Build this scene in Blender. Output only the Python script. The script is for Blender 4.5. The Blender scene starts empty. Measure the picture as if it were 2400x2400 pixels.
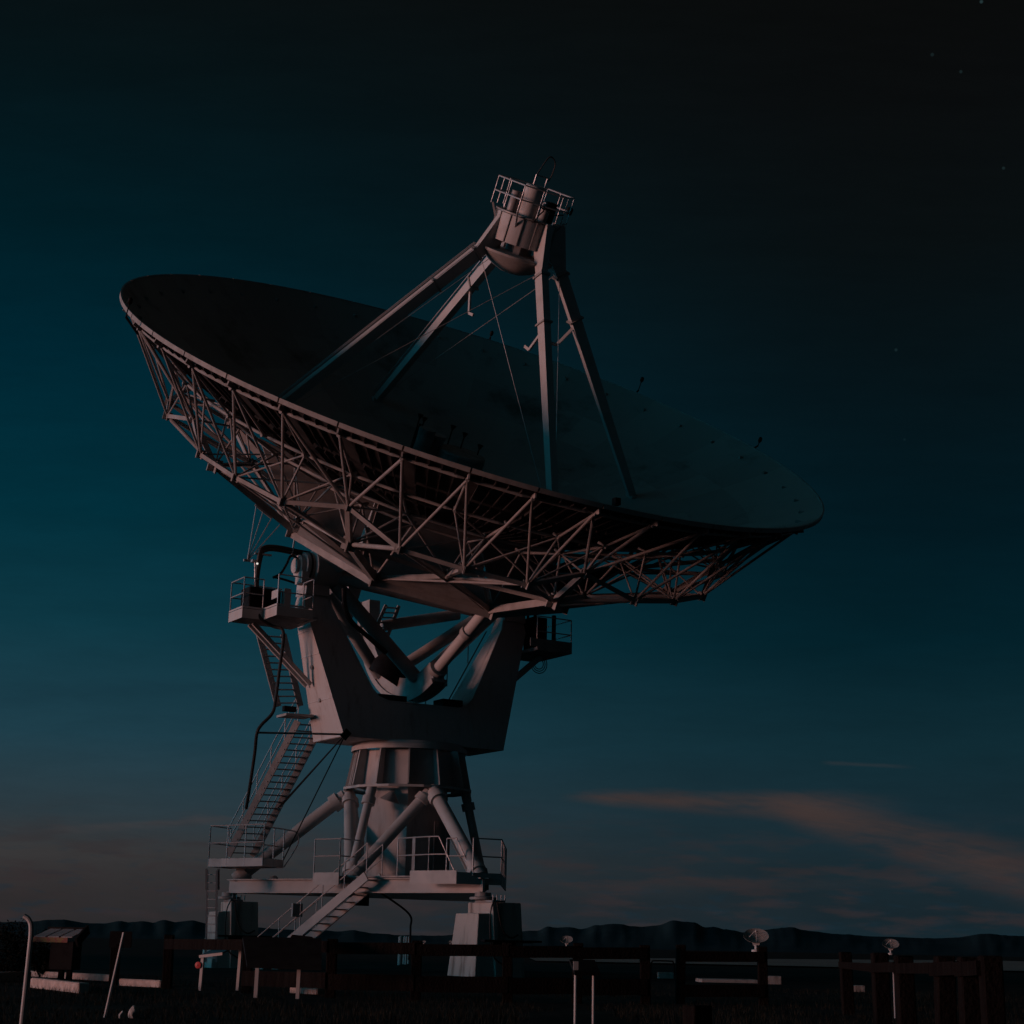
import bpy, bmesh, math, random
from mathutils import Vector as V, Matrix as M4, noise
random.seed(7)
sc = bpy.context.scene
col = sc.collection
R = math.radians

# ---------------------------------------------------------------- camera
FPX = 3900.0                                   # focal length for a picture 2400 wide
PITCH, ROLL, EYE = 0.2552883, 0.0205802, 0.9
_f = V((0, math.cos(PITCH), math.sin(PITCH))); _r = V((1, 0, 0)); _u = _r.cross(_f)
_c, _s = math.cos(ROLL), math.sin(ROLL)
CR, CU = _c*_r + _s*_u, _c*_u - _s*_r
cam_d = bpy.data.cameras.new('camera'); cam = bpy.data.objects.new('camera', cam_d); col.objects.link(cam)
cam_d.sensor_width = 36; cam_d.lens = FPX*36/2400; cam_d.clip_start = .2; cam_d.clip_end = 90000
m = M4((CR, CU, -_f)).transposed().to_4x4(); m.translation = (0, 0, EYE); cam.matrix_world = m
sc.camera = cam
def ray(x, y):
    return (_f*FPX + CR*(x-1200) - CU*(y-1200)).normalized()
def at(x, y, Y):
    "the point of the place that stands Y metres in front of the viewer, seen at photo pixel x, y"
    d = ray(x, y); return V((d.x, d.y, d.z))*(Y/d.y) + V((0, 0, EYE))
def px_m(Y): return Y/FPX*1.03                 # metres per photo pixel at distance Y

# ---------------------------------------------------------------- sky and sun
SUN_EL, SUN_AZ = R(1.0), R(-108)               # azimuth from straight ahead, negative = left
sc.view_settings.view_transform = 'Standard'; sc.view_settings.look = 'None'
sc.view_settings.exposure = 0; sc.view_settings.gamma = 1
W = bpy.data.worlds.new("World"); sc.world = W; W.use_nodes = True
nt = W.node_tree; nt.nodes.clear()
def N(t, tree=None, **kw):
    n = (tree or nt).nodes.new(t)
    for k, v in kw.items(): setattr(n, k, v)
    return n
def lk(a, b, tree=None): (tree or nt).links.new(a, b)
def val(n, tree=None):
    x = N('ShaderNodeValue', tree); x.outputs[0].default_value = n; return x.outputs[0]
def math_(op, a, b=None, c=None, tree=None, clamp=False):
    n = N('ShaderNodeMath', tree, operation=op, use_clamp=clamp)
    for i, v in enumerate((a, b, c)):
        if v is None: continue
        if isinstance(v, (int, float)): n.inputs[i].default_value = v
        else: lk(v, n.inputs[i], tree)
    return n.outputs[0]
def maprange(v, a, b, c=0., d=1., tree=None, smooth=True):
    n = N('ShaderNodeMapRange', tree, interpolation_type='SMOOTHSTEP' if smooth else 'LINEAR')
    lk(v, n.inputs[0], tree)
    for i, q in enumerate((a, b, c, d)): n.inputs[i+1].default_value = q
    return n.outputs[0]
def mixc(f, a, b, tree=None, mode='MIX'):
    n = N('ShaderNodeMix', tree, data_type='RGBA', blend_type=mode)
    for i, v in ((0, f), (6, a), (7, b)):
        if isinstance(v, (int, float)): n.inputs[i].default_value = v
        elif isinstance(v, tuple): n.inputs[i].default_value = (*v[:3], 1)
        else: lk(v, n.inputs[i], tree)
    return n.outputs[2]
def ramp(v, stops, tree=None):
    n = N('ShaderNodeValToRGB', tree); e = n.color_ramp.elements
    while len(e) < len(stops): e.new(.5)
    for q, (p, c) in zip(e, stops): q.position = p; q.color = (*c, 1)
    lk(v, n.inputs[0], tree); return n.outputs[0]
def lin(*c): return tuple((q/255/12.92 if q/255 <= .04045 else ((q/255+.055)/1.055)**2.4) for q in c)
tc = N('ShaderNodeTexCoord'); sx = N('ShaderNodeSeparateXYZ'); lk(tc.outputs['Generated'], sx.inputs[0])
dx, dy, dz = sx.outputs
def sky_stops(rows):
    out = []
    for ypix, c in rows: out.append((min(1, max(0, ray(1200, ypix).z/.64)), lin(*c)))
    return sorted(out, key=lambda q: q[0])
hz = math_('DIVIDE', dz, .64)
left = ramp(hz, sky_stops([(2210, (40, 38, 40)), (2100, (48, 45, 46)), (2020, (54, 53, 54)), (1930, (43, 57, 64)), (1750, (29, 60, 72)),
    (1500, (13, 54, 66)), (1250, (2, 46, 58)), (900, (0, 38, 50)), (600, (1, 28, 36)), (250, (5, 19, 23)), (0, (8, 15, 17)), (-500, (20, 21, 20)), (-900, (28, 27, 24))]))
right = ramp(hz, sky_stops([(2210, (20, 38, 46)), (2120, (24, 38, 45)), (2000, (23, 41, 49)), (1900, (21, 42, 51)), (1750, (15, 42, 51)),
    (1500, (3, 32, 41)), (1250, (2, 24, 32)), (900, (5, 18, 23)), (600, (8, 14, 16)), (250, (9, 11, 12)), (0, (9, 10, 10)), (-500, (18, 19, 18)), (-900, (27, 26, 23))]))
side = maprange(dx, -.30, .26)
base = mixc(side, left, right)
# dusk clouds: noise laid out on the dome (direction / forward component)
px_ = math_('DIVIDE', dx, math_('MAXIMUM', dy, .05)); pz_ = math_('DIVIDE', dz, math_('MAXIMUM', dy, .05))
def tan_(x, y): d = ray(x, y); return d.x/d.y, d.z/d.y
cx = N('ShaderNodeCombineXYZ'); lk(math_('MULTIPLY', px_, 9.), cx.inputs[0]); lk(math_('MULTIPLY', pz_, 46.), cx.inputs[1])
cn = N('ShaderNodeTexNoise'); cn.inputs['Scale'].default_value = 1.3; cn.inputs['Detail'].default_value = 7; cn.inputs['Roughness'].default_value = .58
lk(cx.outputs[0], cn.inputs['Vector']); cnf = cn.outputs[0]
fx = N('ShaderNodeCombineXYZ'); lk(math_('MULTIPLY', px_, 16.), fx.inputs[0]); lk(math_('ADD', math_('MULTIPLY', pz_, 230.), math_('MULTIPLY', px_, 46.)), fx.inputs[1])
fib = N('ShaderNodeTexNoise'); fib.inputs['Scale'].default_value = 1.; fib.inputs['Detail'].default_value = 8; fib.inputs['Roughness'].default_value = .6; fib.inputs['Distortion'].default_value = .8
lk(fx.outputs[0], fib.inputs['Vector'])
def streak(p0, p1, w0, w1, amp, wob=.01):
    (x0, z0), (x1, z1) = tan_(*p0), tan_(*p1)
    t = math_('DIVIDE', math_('SUBTRACT', px_, x0), x1-x0)
    mid = math_('ADD', math_('MULTIPLY_ADD', t, z1-z0, z0), math_('MULTIPLY', math_('SUBTRACT', cnf, .5), wob))
    wid = math_('MAXIMUM', math_('MULTIPLY_ADD', t, (w1-w0)/FPX, w0/FPX), .0008)
    q = math_('ABSOLUTE', math_('DIVIDE', math_('SUBTRACT', pz_, mid), wid))
    body = maprange(q, 1.0, .05)
    ends = math_('MULTIPLY', maprange(t, -.08, .16), maprange(t, 1.35, .8))
    grain = math_('MULTIPLY', maprange(cnf, .20, .60), maprange(fib.outputs[0],   .25, .62, .6, 1.))
    return math_('MULTIPLY', math_('MULTIPLY', body, ends), math_('MULTIPLY', grain, amp))
PINK = lin(64, 52, 50)
cl = streak((1800, 1888), (2440, 2060), 46, 96, .85, .012)
base = mixc(cl, base, PINK)
base = mixc(streak((1345, 1868), (1960, 1896), 18, 52, .85, .010), base, PINK)
base = mixc(streak((1930, 1788), (2100, 1796), 7, 8, .5, .004), base, lin(48, 52, 56))
base = mixc(streak((100, 1945), (560, 1920), 16, 14, .35, .02), base, lin(70, 62, 62))
base = mixc(streak((1250, 2085), (2100, 2060), 24, 26, .3, .02), base, lin(58, 50, 50))
base = mixc(streak((-100, 1640), (700, 1610), 40, 40, .3, .02), base, lin(20, 48, 60))
# small blotches where blue shows through the pink haze near the horizon
bn = N('ShaderNodeTexNoise'); bn.inputs['Scale'].default_value = 5; bn.inputs['Detail'].default_value = 6; lk(cx.outputs[0], bn.inputs['Vector'])
low = maprange(pz_, .085, .02)
base = mixc(math_('MULTIPLY', math_('MULTIPLY', maprange(bn.outputs[0], .52, .68), low), .35), base, lin(22, 44, 56))
bn2 = N('ShaderNodeTexNoise'); bn2.inputs['Scale'].default_value = 2.6; bn2.inputs['Detail'].default_value = 7; lk(cx.outputs[0], bn2.inputs['Vector'])
base = mixc(math_('MULTIPLY', math_('MULTIPLY', maprange(bn2.outputs[0], .46, .66), maprange(pz_, .09, .03)), .6), base, lin(50, 43, 45))
hzn = N('ShaderNodeTexNoise'); hzn.inputs['Scale'].default_value = .8; hzn.inputs['Detail'].default_value = 9; hzn.inputs['Roughness'].default_value = .7
lk(cx.outputs[0], hzn.inputs['Vector'])
hv = maprange(hzn.outputs[0], .3, .7, .90, 1.10, smooth=False); hc = N('ShaderNodeCombineXYZ'); [lk(hv, hc.inputs[i]) for i in range(3)]
base = mixc(1., base, hc.outputs[0], mode='MULTIPLY')
# a few faint stars
norm = N('ShaderNodeVectorMath', operation='NORMALIZE'); lk(tc.outputs['Generated'], norm.inputs[0])
for (x, y, b_) in ((2100, 820, .012), (2185, 128, .010), (2300, 4, .03), (2252, 168, .012), (2352, 394, .014), (2120, 1030, .005)):
    dt = N('ShaderNodeVectorMath', operation='DOT_PRODUCT'); lk(norm.outputs[0], dt.inputs[0]); dt.inputs[1].default_value = ray(x, y)
    s_ = maprange(dt.outputs['Value'], 1-2.2e-7*3, 1-2e-8)
    base = mixc(math_('MULTIPLY', s_, b_), base, (.45, 1., 1.1), mode='ADD')
# the sky behind the viewer and to the right is already night; the afterglow stands off to the left
back = maprange(dy, -.35, .35, .42, 1.)
base = mixc(1., base, (1, 1, 1), mode='MULTIPLY')
bk = N('ShaderNodeCombineXYZ'); [lk(back, bk.inputs[i]) for i in range(3)]
base = mixc(1., base, bk.outputs[0], mode='MULTIPLY')
gl = N('ShaderNodeVectorMath', operation='DOT_PRODUCT'); lk(norm.outputs[0], gl.inputs[0])
gl.inputs[1].default_value = V((-.99, -.04, .12)).normalized()
glow = math_('MULTIPLY', maprange(gl.outputs['Value'], .58, 1.), math_('MULTIPLY', maprange(dz, -.05, .02), maprange(dz, .75, .25)))
base = mixc(glow, base, (.04, .57, .82), mode='ADD')
nish = N('ShaderNodeTexSky', sky_type='NISHITA'); nish.sun_disc = False
nish.sun_elevation = SUN_EL; nish.sun_rotation = SUN_AZ
bg1 = N('ShaderNodeBackground'); lk(base, bg1.inputs[0]); bg1.inputs[1].default_value = 1
bg2 = N('ShaderNodeBackground'); lk(nish.outputs[0], bg2.inputs[0]); bg2.inputs[1].default_value = .0002
ad = N('ShaderNodeAddShader'); lk(bg1.outputs[0], ad.inputs[0]); lk(bg2.outputs[0], ad.inputs[1])
wo = N('ShaderNodeOutputWorld'); lk(ad.outputs[0], wo.inputs[0])

sun_d = bpy.data.lights.new('sun', 'SUN'); sun = bpy.data.objects.new('sun', sun_d); col.objects.link(sun)
sun_d.energy = 2.25; sun_d.angle = R(13); sun_d.color = (1, .43, .35)
sc.cycles.diffuse_bounces = 1
sdir = V((math.sin(SUN_AZ)*math.cos(SUN_EL), math.cos(SUN_AZ)*math.cos(SUN_EL), math.sin(SUN_EL)))
sun.rotation_euler = sdir.to_track_quat('Z', 'Y').to_euler()

# ---------------------------------------------------------------- materials
def mat(name, c, rough=.6, c2=None, scale=3., bump=0., bscale=30., metal=0., emit=None, streaks=None, lo=.35, hi=.7, tone=False, spec=.35):
    mt = bpy.data.materials.new(name); mt.use_nodes = True; t = mt.node_tree; b = t.nodes['Principled BSDF']
    b.inputs['Roughness'].default_value = rough; b.inputs['Metallic'].default_value = metal
    b.inputs['Base Color'].default_value = (*c, 1); b.inputs['Specular IOR Level'].default_value = spec
    co = N('ShaderNodeTexCoord', t)
    if c2:
        mp = N('ShaderNodeMapping', t); lk(co.outputs['Object'], mp.inputs[0], t)
        if streaks: mp.inputs['Scale'].default_value = streaks
        n = N('ShaderNodeTexNoise', t); n.inputs['Scale'].default_value = scale; n.inputs['Detail'].default_value = 8; n.inputs['Roughness'].default_value = .62
        lk(mp.outputs[0], n.inputs['Vector'], t)
        lk(mixc(maprange(n.outputs[0], lo, hi, tree=t), c, c2, t), b.inputs['Base Color'], t)
        lk(maprange(n.outputs[0], .3, .7, max(0, rough-.12), min(1, rough+.12), tree=t), b.inputs['Roughness'], t)
    if tone:                                     # each panel of the reflector has its own slightly different paint
        at_ = N('ShaderNodeAttribute', t, attribute_name='panel'); src = b.inputs['Base Color'].links[0].from_socket
        lk(mixc(1., src, at_.outputs['Color'], t, 'MULTIPLY'), b.inputs['Base Color'], t)
    if bump:
        n2 = N('ShaderNodeTexNoise', t); n2.inputs['Scale'].default_value = bscale; n2.inputs['Detail'].default_value = 6
        lk(co.outputs['Object'], n2.inputs['Vector'], t)
        bp = N('ShaderNodeBump', t); bp.inputs['Strength'].default_value = bump; bp.inputs['Distance'].default_value = .05
        lk(n2.outputs[0], bp.inputs['Height'], t); lk(bp.outputs[0], b.inputs['Normal'], t)
    if emit:
        b.inputs['Emission Color'].default_value = (*emit[0], 1); b.inputs['Emission Strength'].default_value = emit[1]
    return mt
PAINT = mat('white paint', (.46, .46, .455), .6, (.38, .375, .36), 1.6, lo=.45, hi=.8)
FEEDW = mat('feed paint', (.24, .24, .235), .65, (.15, .15, .145), 2.)
PAINT_Y = mat('weathered white paint', (.48, .475, .47), .6, (.27, .225, .20), 1.6, streaks=(2.2, 2.2, .4), lo=.5, hi=.82, bump=.06, bscale=2)
PAINT_T = mat('truss paint', (.33, .325, .32), .7, (.25, .245, .235), 2.)
DISHW = mat('dish paint', (.34, .34, .33), .65, (.14, .135, .125), .38, lo=.52, hi=.74, tone=True)
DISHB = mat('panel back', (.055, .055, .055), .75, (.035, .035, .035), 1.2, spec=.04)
GREY = mat('grey steel', (.30, .30, .30), .5, (.22, .22, .22), 3)
GALV = mat('galvanised steel', (.42, .43, .44), .42, (.33, .34, .35), 6, metal=.3)
BLACK = mat('black rubber', (.018, .018, .018), .6)
DARKBOX = mat('dark cabinet', (.014, .015, .016), .6, (.009, .009, .010), 4, spec=.04)
CONC = mat('concrete', (.50, .46, .43), .9, (.20, .17, .15), 1.3, .4, 25., streaks=(2.2, 2.2, .35), lo=.48, hi=.72, spec=.04)
KERB = mat('kerb concrete', (.56, .46, .42), .9, (.36, .30, .27), 5, .4, 40, spec=.04)
WOOD = mat('dark timber', (.011, .009, .008), .9, (.006, .005, .005), 3, .5, 30, streaks=(6, 6, .6), spec=.04)
LAMP = mat('lamp lens', (.8, .8, .8), .3, emit=((1, .95, .85), .75))
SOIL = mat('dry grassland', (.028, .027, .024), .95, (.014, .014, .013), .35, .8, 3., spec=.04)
ROADM = mat('pale dirt track', (.30, .25, .22), .95, (.20, .17, .155), .2, spec=.04)
HILLM = mat('hazy hill scrub', (.016, .042, .050), 1., (.012, .033, .041), .0012, spec=.04)  # blue of distant haze is mixed into the scrub colour
GRASSM = mat('dry grass blades', (.030, .028, .020), .9, (.014, .015, .012), 2, spec=.04)
LEAFM = mat('dark shrub leaves', (.012, .014, .011), .9, (.02, .022, .017), 2, spec=.04)
PANELM = mat('glossy sign face', (.05, .055, .06), .16)
REDM = mat('red reflector', (.45, .03, .03), .4)
STONE = mat('pale stone', (.52, .49, .46), .9, (.38, .36, .34), 12)
GLASSY = mat('glossy roof sheet', (.30, .32, .34), .22)
POSTER = mat('faded notices', (.20, .07, .06), .7, (.22, .17, .08), 9, lo=.45, hi=.55)

# ---------------------------------------------------------------- mesh builder
class MB:
    def __init__(s): s.v = []; s.f = []
    def quad(s, *p):
        n = len(s.v); s.v += [V(q) for q in p]; s.f.append(tuple(range(n, n+len(p)))); return s
    def add(s, vs, fs):
        n = len(s.v); s.v += [V(q) for q in vs]; s.f += [tuple(i+n for i in f) for f in fs]; return s
    def box(s, a, b):
        x0, y0, z0 = (min(a[i], b[i]) for i in range(3)); x1, y1, z1 = (max(a[i], b[i]) for i in range(3))
        return s.hexa([(x0, y0, z0), (x1, y0, z0), (x1, y1, z0), (x0, y1, z0)], [(x0, y0, z1), (x1, y0, z1), (x1, y1, z1), (x0, y1, z1)])
    def hexa(s, lo, hi):
        return s.add(list(lo)+list(hi), [(3, 2, 1, 0), (4, 5, 6, 7)]+[(i, (i+1) % 4, (i+1) % 4+4, i+4) for i in range(4)])
    def beam(s, p, q, w, h, up=(0, 0, 1)):
        "rectangular bar from p to q, w wide, h deep along up"
        p, q = V(p), V(q); d = (q-p).normalized(); up = V(up)
        a = d.cross(up)
        if a.length < 1e-4: a = d.cross(V((1, 0, 0)))
        a.normalize(); b = a.cross(d).normalized(); a *= w/2; b *= h/2
        return s.hexa([p-a-b, p+a-b, p+a+b, p-a+b], [q-a-b, q+a-b, q+a+b, q-a+b])
    def tube(s, p, q, r, r2=None, n=10, cap=True):
        p, q = V(p), V(q); d = (q-p).normalized(); r2 = r if r2 is None else r2
        a = d.orthogonal().normalized(); b = d.cross(a); k = len(s.v)
        for c, rr in ((p, r), (q, r2)):
            for i in range(n):
                t = 2*math.pi*i/n; s.v.append(c + a*math.cos(t)*rr + b*math.sin(t)*rr)
        for i in range(n):
            j = (i+1) % n; s.f.append((k+i, k+j, k+n+j, k+n+i))
        if cap: s.f.append(tuple(range(k+n-1, k-1, -1))); s.f.append(tuple(range(k+n, k+2*n)))
        return s
    def path(s, pts, r, n=8):
        pts = [V(p) for p in pts]; k = len(s.v); ref = None
        for i, p in enumerate(pts):
            d = (pts[min(i+1, len(pts)-1)]-pts[max(i-1, 0)]).normalized()
            if ref is None: ref = d.orthogonal().normalized()
            a = (ref - d*ref.dot(d)).normalized(); ref = a; b = d.cross(a)
            for j in range(n):
                t = 2*math.pi*j/n; s.v.append(p + (a*math.cos(t)+b*math.sin(t))*r)
        for i in range(len(pts)-1):
            for j in range(n):
                q = (j+1) % n; s.f.append((k+i*n+j, k+i*n+q, k+(i+1)*n+q, k+(i+1)*n+j))
        s.f.append(tuple(range(k+n-1, k-1, -1))); e = k+(len(pts)-1)*n; s.f.append(tuple(range(e, e+n)))
        return s
    def prism(s, poly, off):
        "polygon (list of 3D points) thickened by vector off"
        n = len(poly); off = V(off); vs = [V(p) for p in poly]+[V(p)+off for p in poly]
        return s.add(vs, [tuple(range(n-1, -1, -1)), tuple(range(n, 2*n))]+[(i, (i+1) % n, (i+1) % n+n, i+n) for i in range(n)])
    def lathe(s, prof, o, ax, n=32, close=False):
        "profile [(radius, along axis)] spun about the axis ax through o"
        o, ax = V(o), V(ax).normalized(); a = ax.orthogonal().normalized(); b = ax.cross(a); k = len(s.v)
        for (r, h) in prof:
            for j in range(n):
                t = 2*math.pi*j/n; s.v.append(o+ax*h+(a*math.cos(t)+b*math.sin(t))*r)
        for i in range(len(prof)-1):
            for j in range(n):
                q = (j+1) % n; s.f.append((k+i*n+j, k+i*n+q, k+(i+1)*n+q, k+(i+1)*n+j))
        if close:
            s.f.append(tuple(range(k+n-1, k-1, -1))); e = k+(len(prof)-1)*n; s.f.append(tuple(range(e, e+n)))
        return s
    def build(s, name, mt, parent=None, smooth=35, bevel=0, origin=None):
        me = bpy.data.meshes.new(name)
        o0 = V(origin) if origin is not None else V((0, 0, 0))
        me.from_pydata([tuple(p-o0) for p in s.v], [], s.f); me.validate()
        bm = bmesh.new(); bm.from_mesh(me); bmesh.ops.recalc_face_normals(bm, faces=bm.faces)
        if bevel: bmesh.ops.bevel(bm, geom=[e for e in bm.edges if e.is_manifold and e.calc_face_angle(0) > .5], offset=bevel, segments=1, affect='EDGES')
        bm.to_mesh(me); bm.free()
        if smooth:
            me.polygons.foreach_set('use_smooth', [True]*len(me.polygons)); me.set_sharp_from_angle(angle=R(smooth))
        me.materials.append(mt)
        o = bpy.data.objects.new(name, me); col.objects.link(o); o.location = o0
        if parent: o.parent = parent
        return o
def build_sep(mb, name, mt, parent=None, **kw):
    "one object for every separate piece of the mesh"
    up = list(range(len(mb.v)))
    def find(i):
        while up[i] != i: up[i] = up[up[i]]; i = up[i]
        return i
    for f in mb.f:
        for i in f[1:]: up[find(i)] = find(f[0])
    gs = {}
    for f in mb.f: gs.setdefault(find(f[0]), []).append(f)
    out = []
    for fs in gs.values():
        ids = sorted({i for f in fs for i in f}); mp = {i: k for k, i in enumerate(ids)}
        q = MB(); q.v = [mb.v[i] for i in ids]; q.f = [tuple(mp[i] for i in f) for f in fs]
        out.append(q.build(name, mt, parent, **kw))
    return out
def curve(pts, n=8):
    "smooth Catmull-Rom line through the points"
    p = [V(q) for q in pts]; p = [2*p[0]-p[1]]+p+[2*p[-1]-p[-2]]; out = []
    for i in range(1, len(p)-2):
        for k in range(n):
            t = k/n; a, b, c, d = p[i-1:i+3]
            out.append(.5*((2*b)+(c-a)*t+(2*a-5*b+4*c-d)*t*t+(3*b-a-3*c+d)*t**3))
    return out+[p[-2]]
def tag(o, label, cat, group=None, kind=None):
    if label: o['label'] = label
    if cat: o['category'] = cat
    if cat and not kind: o['kind'] = 'thing'
    if group: o['group'] = group
    if kind: o['kind'] = kind
    return o
def empty(name, loc, rz=0, label=None, cat=None, group=None):
    o = bpy.data.objects.new(name, None); col.objects.link(o); o.location = loc; o.rotation_euler.z = rz
    o.empty_display_size = .3
    return tag(o, label, cat, group)
def copy_tree(o, parent=None):
    c = o.copy(); col.objects.link(c)
    if parent: c.parent = parent
    for ch in o.children: copy_tree(ch, c)
    return c

# ---------------------------------------------------------------- ground and hills
def ground_h(x, y):
    d = math.hypot(x, y); k = max(0, 1-d/140)
    return (noise.noise((x*.12, y*.12, 0))*.07+noise.noise((x*.7, y*.7, 3))*.018)*k if y > 6 else 0
g = MB(); ys = [-400, -60, 0, 6]+[8+.55*i for i in range(60)]+[43, 47, 52, 58, 66, 80, 110, 160, 260, 450, 900, 2000, 5000, 14000, 40000, 70000]
us = [i/48 for i in range(-48, 49)]
for y in ys:
    wd = 60000 if y > 4000 or y < 0 else max(30, y*.62) if y < 110 else y*3
    for q in us:
        x = q*wd; g.v.append(V((x, y, ground_h(x, y))))
nu = len(us)
for i in range(len(ys)-1):
    for j in range(nu-1): g.f.append((i*nu+j, i*nu+j+1, (i+1)*nu+j+1, (i+1)*nu+j))
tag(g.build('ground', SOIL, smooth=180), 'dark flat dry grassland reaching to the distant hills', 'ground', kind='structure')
t = MB()
def strip(x0, x1, y0, y1, mb, z=.006):
    n = 24
    for i in range(n):
        a, b = x0+(x1-x0)*i/n, x0+(x1-x0)*(i+1)/n
        mb.quad((a, y0+noise.noise((a*.05, 1, 0))*y0*.03, z), (b, y0+noise.noise((b*.05, 1, 0))*y0*.03, z), (b, y1+noise.noise((b*.05, 7, 0))*y0*.03, z), (a, y1+noise.noise((a*.05, 7, 0))*y0*.03, z))
    return mb
pv = [(x, 104+noise.noise((x*.05, 1, 0))*3, (130 if x < 0 else 130+2.2*x)+noise.noise((x*.05, 7, 0))*6) for x in range(2, 100, 4)]
for (xa, na, fa), (xb, nb, fb) in zip(pv, pv[1:]): t.quad((xa, na, .09), (xb, nb, .09), (xb, fb, .09), (xa, fa, .09))
tag(t.build('dirt_track', ROADM), 'pale dirt track crossing the plain behind the fence', 'track', kind='structure')
HP = [(-400, 2176), (-200, 2168), (0, 2161), (75, 2160), (110, 2156), (150, 2155), (175, 2161), (215, 2164), (250, 2164), (280, 2158), (300, 2162), (335, 2159), (360, 2162), (382, 2156), (410, 2161),
      (450, 2157), (480, 2164), (530, 2168), (600, 2174), (680, 2179), (740, 2178), (790, 2183), (830, 2180), (870, 2187), (950, 2192), (1020, 2193), (1110, 2188),
      (1200, 2183), (1260, 2181), (1285, 2171), (1300, 2174), (1330, 2173), (1365, 2177), (1400, 2168), (1440, 2165), (1500, 2172), (1540, 2169), (1580, 2157), (1600, 2160), (1625, 2161), (1655, 2174),
      (1672, 2172), (1700, 2178), (1745, 2185), (1790, 2179), (1850, 2173), (1900, 2182), (1960, 2189), (2060, 2195), (2190, 2199), (2250, 2197), (2310, 2188), (2370, 2193), (2500, 2199), (2800, 2206)]
h = MB(); YH = 16000; NX = 520
def hill_y(x):
    for (a, b), (c, d) in zip(HP, HP[1:]):
        if a <= x <= c:
            k = (x-a)/(c-a); k = k*k*(3-2*k); return b+(d-b)*k
    return HP[-1][1]
for j, (fy, fz) in enumerate(((0, -.03), (.18, .10), (.36, .22), (.52, .42), (.68, .62), (.84, .84), (1., 1.), (1.25, .75), (1.6, -.05))):
    for i in range(NX):
        x = -400+3200*i/(NX-1); p = at(x, hill_y(x)+noise.noise((x*.06, 0, 0))*1.3+noise.noise((x*.2, 4, 0))*.6, YH)
        rough = noise.noise((x*.015, j*.55, 2))*.10+noise.noise((x*.05, j*.8, 9))*.05
        z = p.z*max(-.03, min(1.25, fz+(rough*(1-abs(2*fz-1)) if 0 < fz < 1 else 0)))
        y = YH+(fy-1)*5200; h.v.append(V((p.x*y/YH if fy < 1 else p.x, y, z)))
for j in range(8):
    for i in range(NX-1): h.f.append((j*NX+i, j*NX+i+1, (j+1)*NX+i+1, (j+1)*NX+i))
tag(h.build('hills', HILLM, smooth=180), 'low dark range of hills along the horizon', 'hills', kind='structure')

# added rise out of view at left, blocks low sun from the antenna's foot
bk2 = MB(); sd = V((math.sin(SUN_AZ), math.cos(SUN_AZ), 0)); sp = V((-sd.y, sd.x, 0)); c0 = V((-3.4, 58.5, 0))+sd*78
for i in range(41):
    for j in range(17):
        u_, v_ = (i-20)/20, (j-8)/8
        hgt = 9.5*(.5+.5*math.cos(math.pi*v_))*(1-abs(u_)**3)*(1+.12*noise.noise((i*.35, j*.5, 4)))
        q = c0+sp*(u_*32-14)+sd*v_*26; bk2.v.append(V((q.x, q.y, max(0, hgt)-.04)))
for i in range(40):
    for j in range(16): bk2.f.append((i*17+j, i*17+j+1, (i+1)*17+j+1, (i+1)*17+j))
tag(bk2.build('shading_rise', SOIL, smooth=180), 'added unseen rise that shades the foot of the telescope', 'rise', kind='structure')

# ================================================================ THE RADIO TELESCOPE
AZ, EL = .5516668, 1.0009049
A0 = V((-3.4237, 58.5222, 0))
tel = empty('radio_telescope', A0, AZ, 'huge white steerable dish radio telescope on a yoke mount with stairs and platforms', 'radio telescope')
Rz = M4.Rotation(AZ, 3, 'Z'); Ri = Rz.transposed()
def L(p): return Ri @ (V(p)-A0)                # world -> telescope frame
def loc(a, b, z): return V((a, -b, z))         # a along the elevation axis, b towards the front, z up
def atl(x, y, Y): return L(at(x, y, Y))
def pb(x, y, b):                               # photo pixel on the upright plane b metres in front of the azimuth axis
    nh = V((math.sin(AZ), -math.cos(AZ), 0)); d = ray(x, y); p0 = A0+nh*b-V((0, 0, EYE))
    return L(d*(V((p0.x, p0.y, 0)).dot(nh)/d.dot(nh))+V((0, 0, EYE)))
Cc = V((0, -4.217, 19.607)); nn = V((0, -math.cos(EL), math.sin(EL))); ee = V((1, 0, 0)); ww = V((0, math.sin(EL), math.cos(EL)))
def D(r, ang, d): a = R(ang); return Cc+r*(math.cos(a)*ee+math.sin(a)*ww)-d*nn
def E3(e_, w_, d): return Cc+e_*ee+w_*ww-d*nn
def surf(r): return 4.34*(1-(r/12.5)**2)
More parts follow.
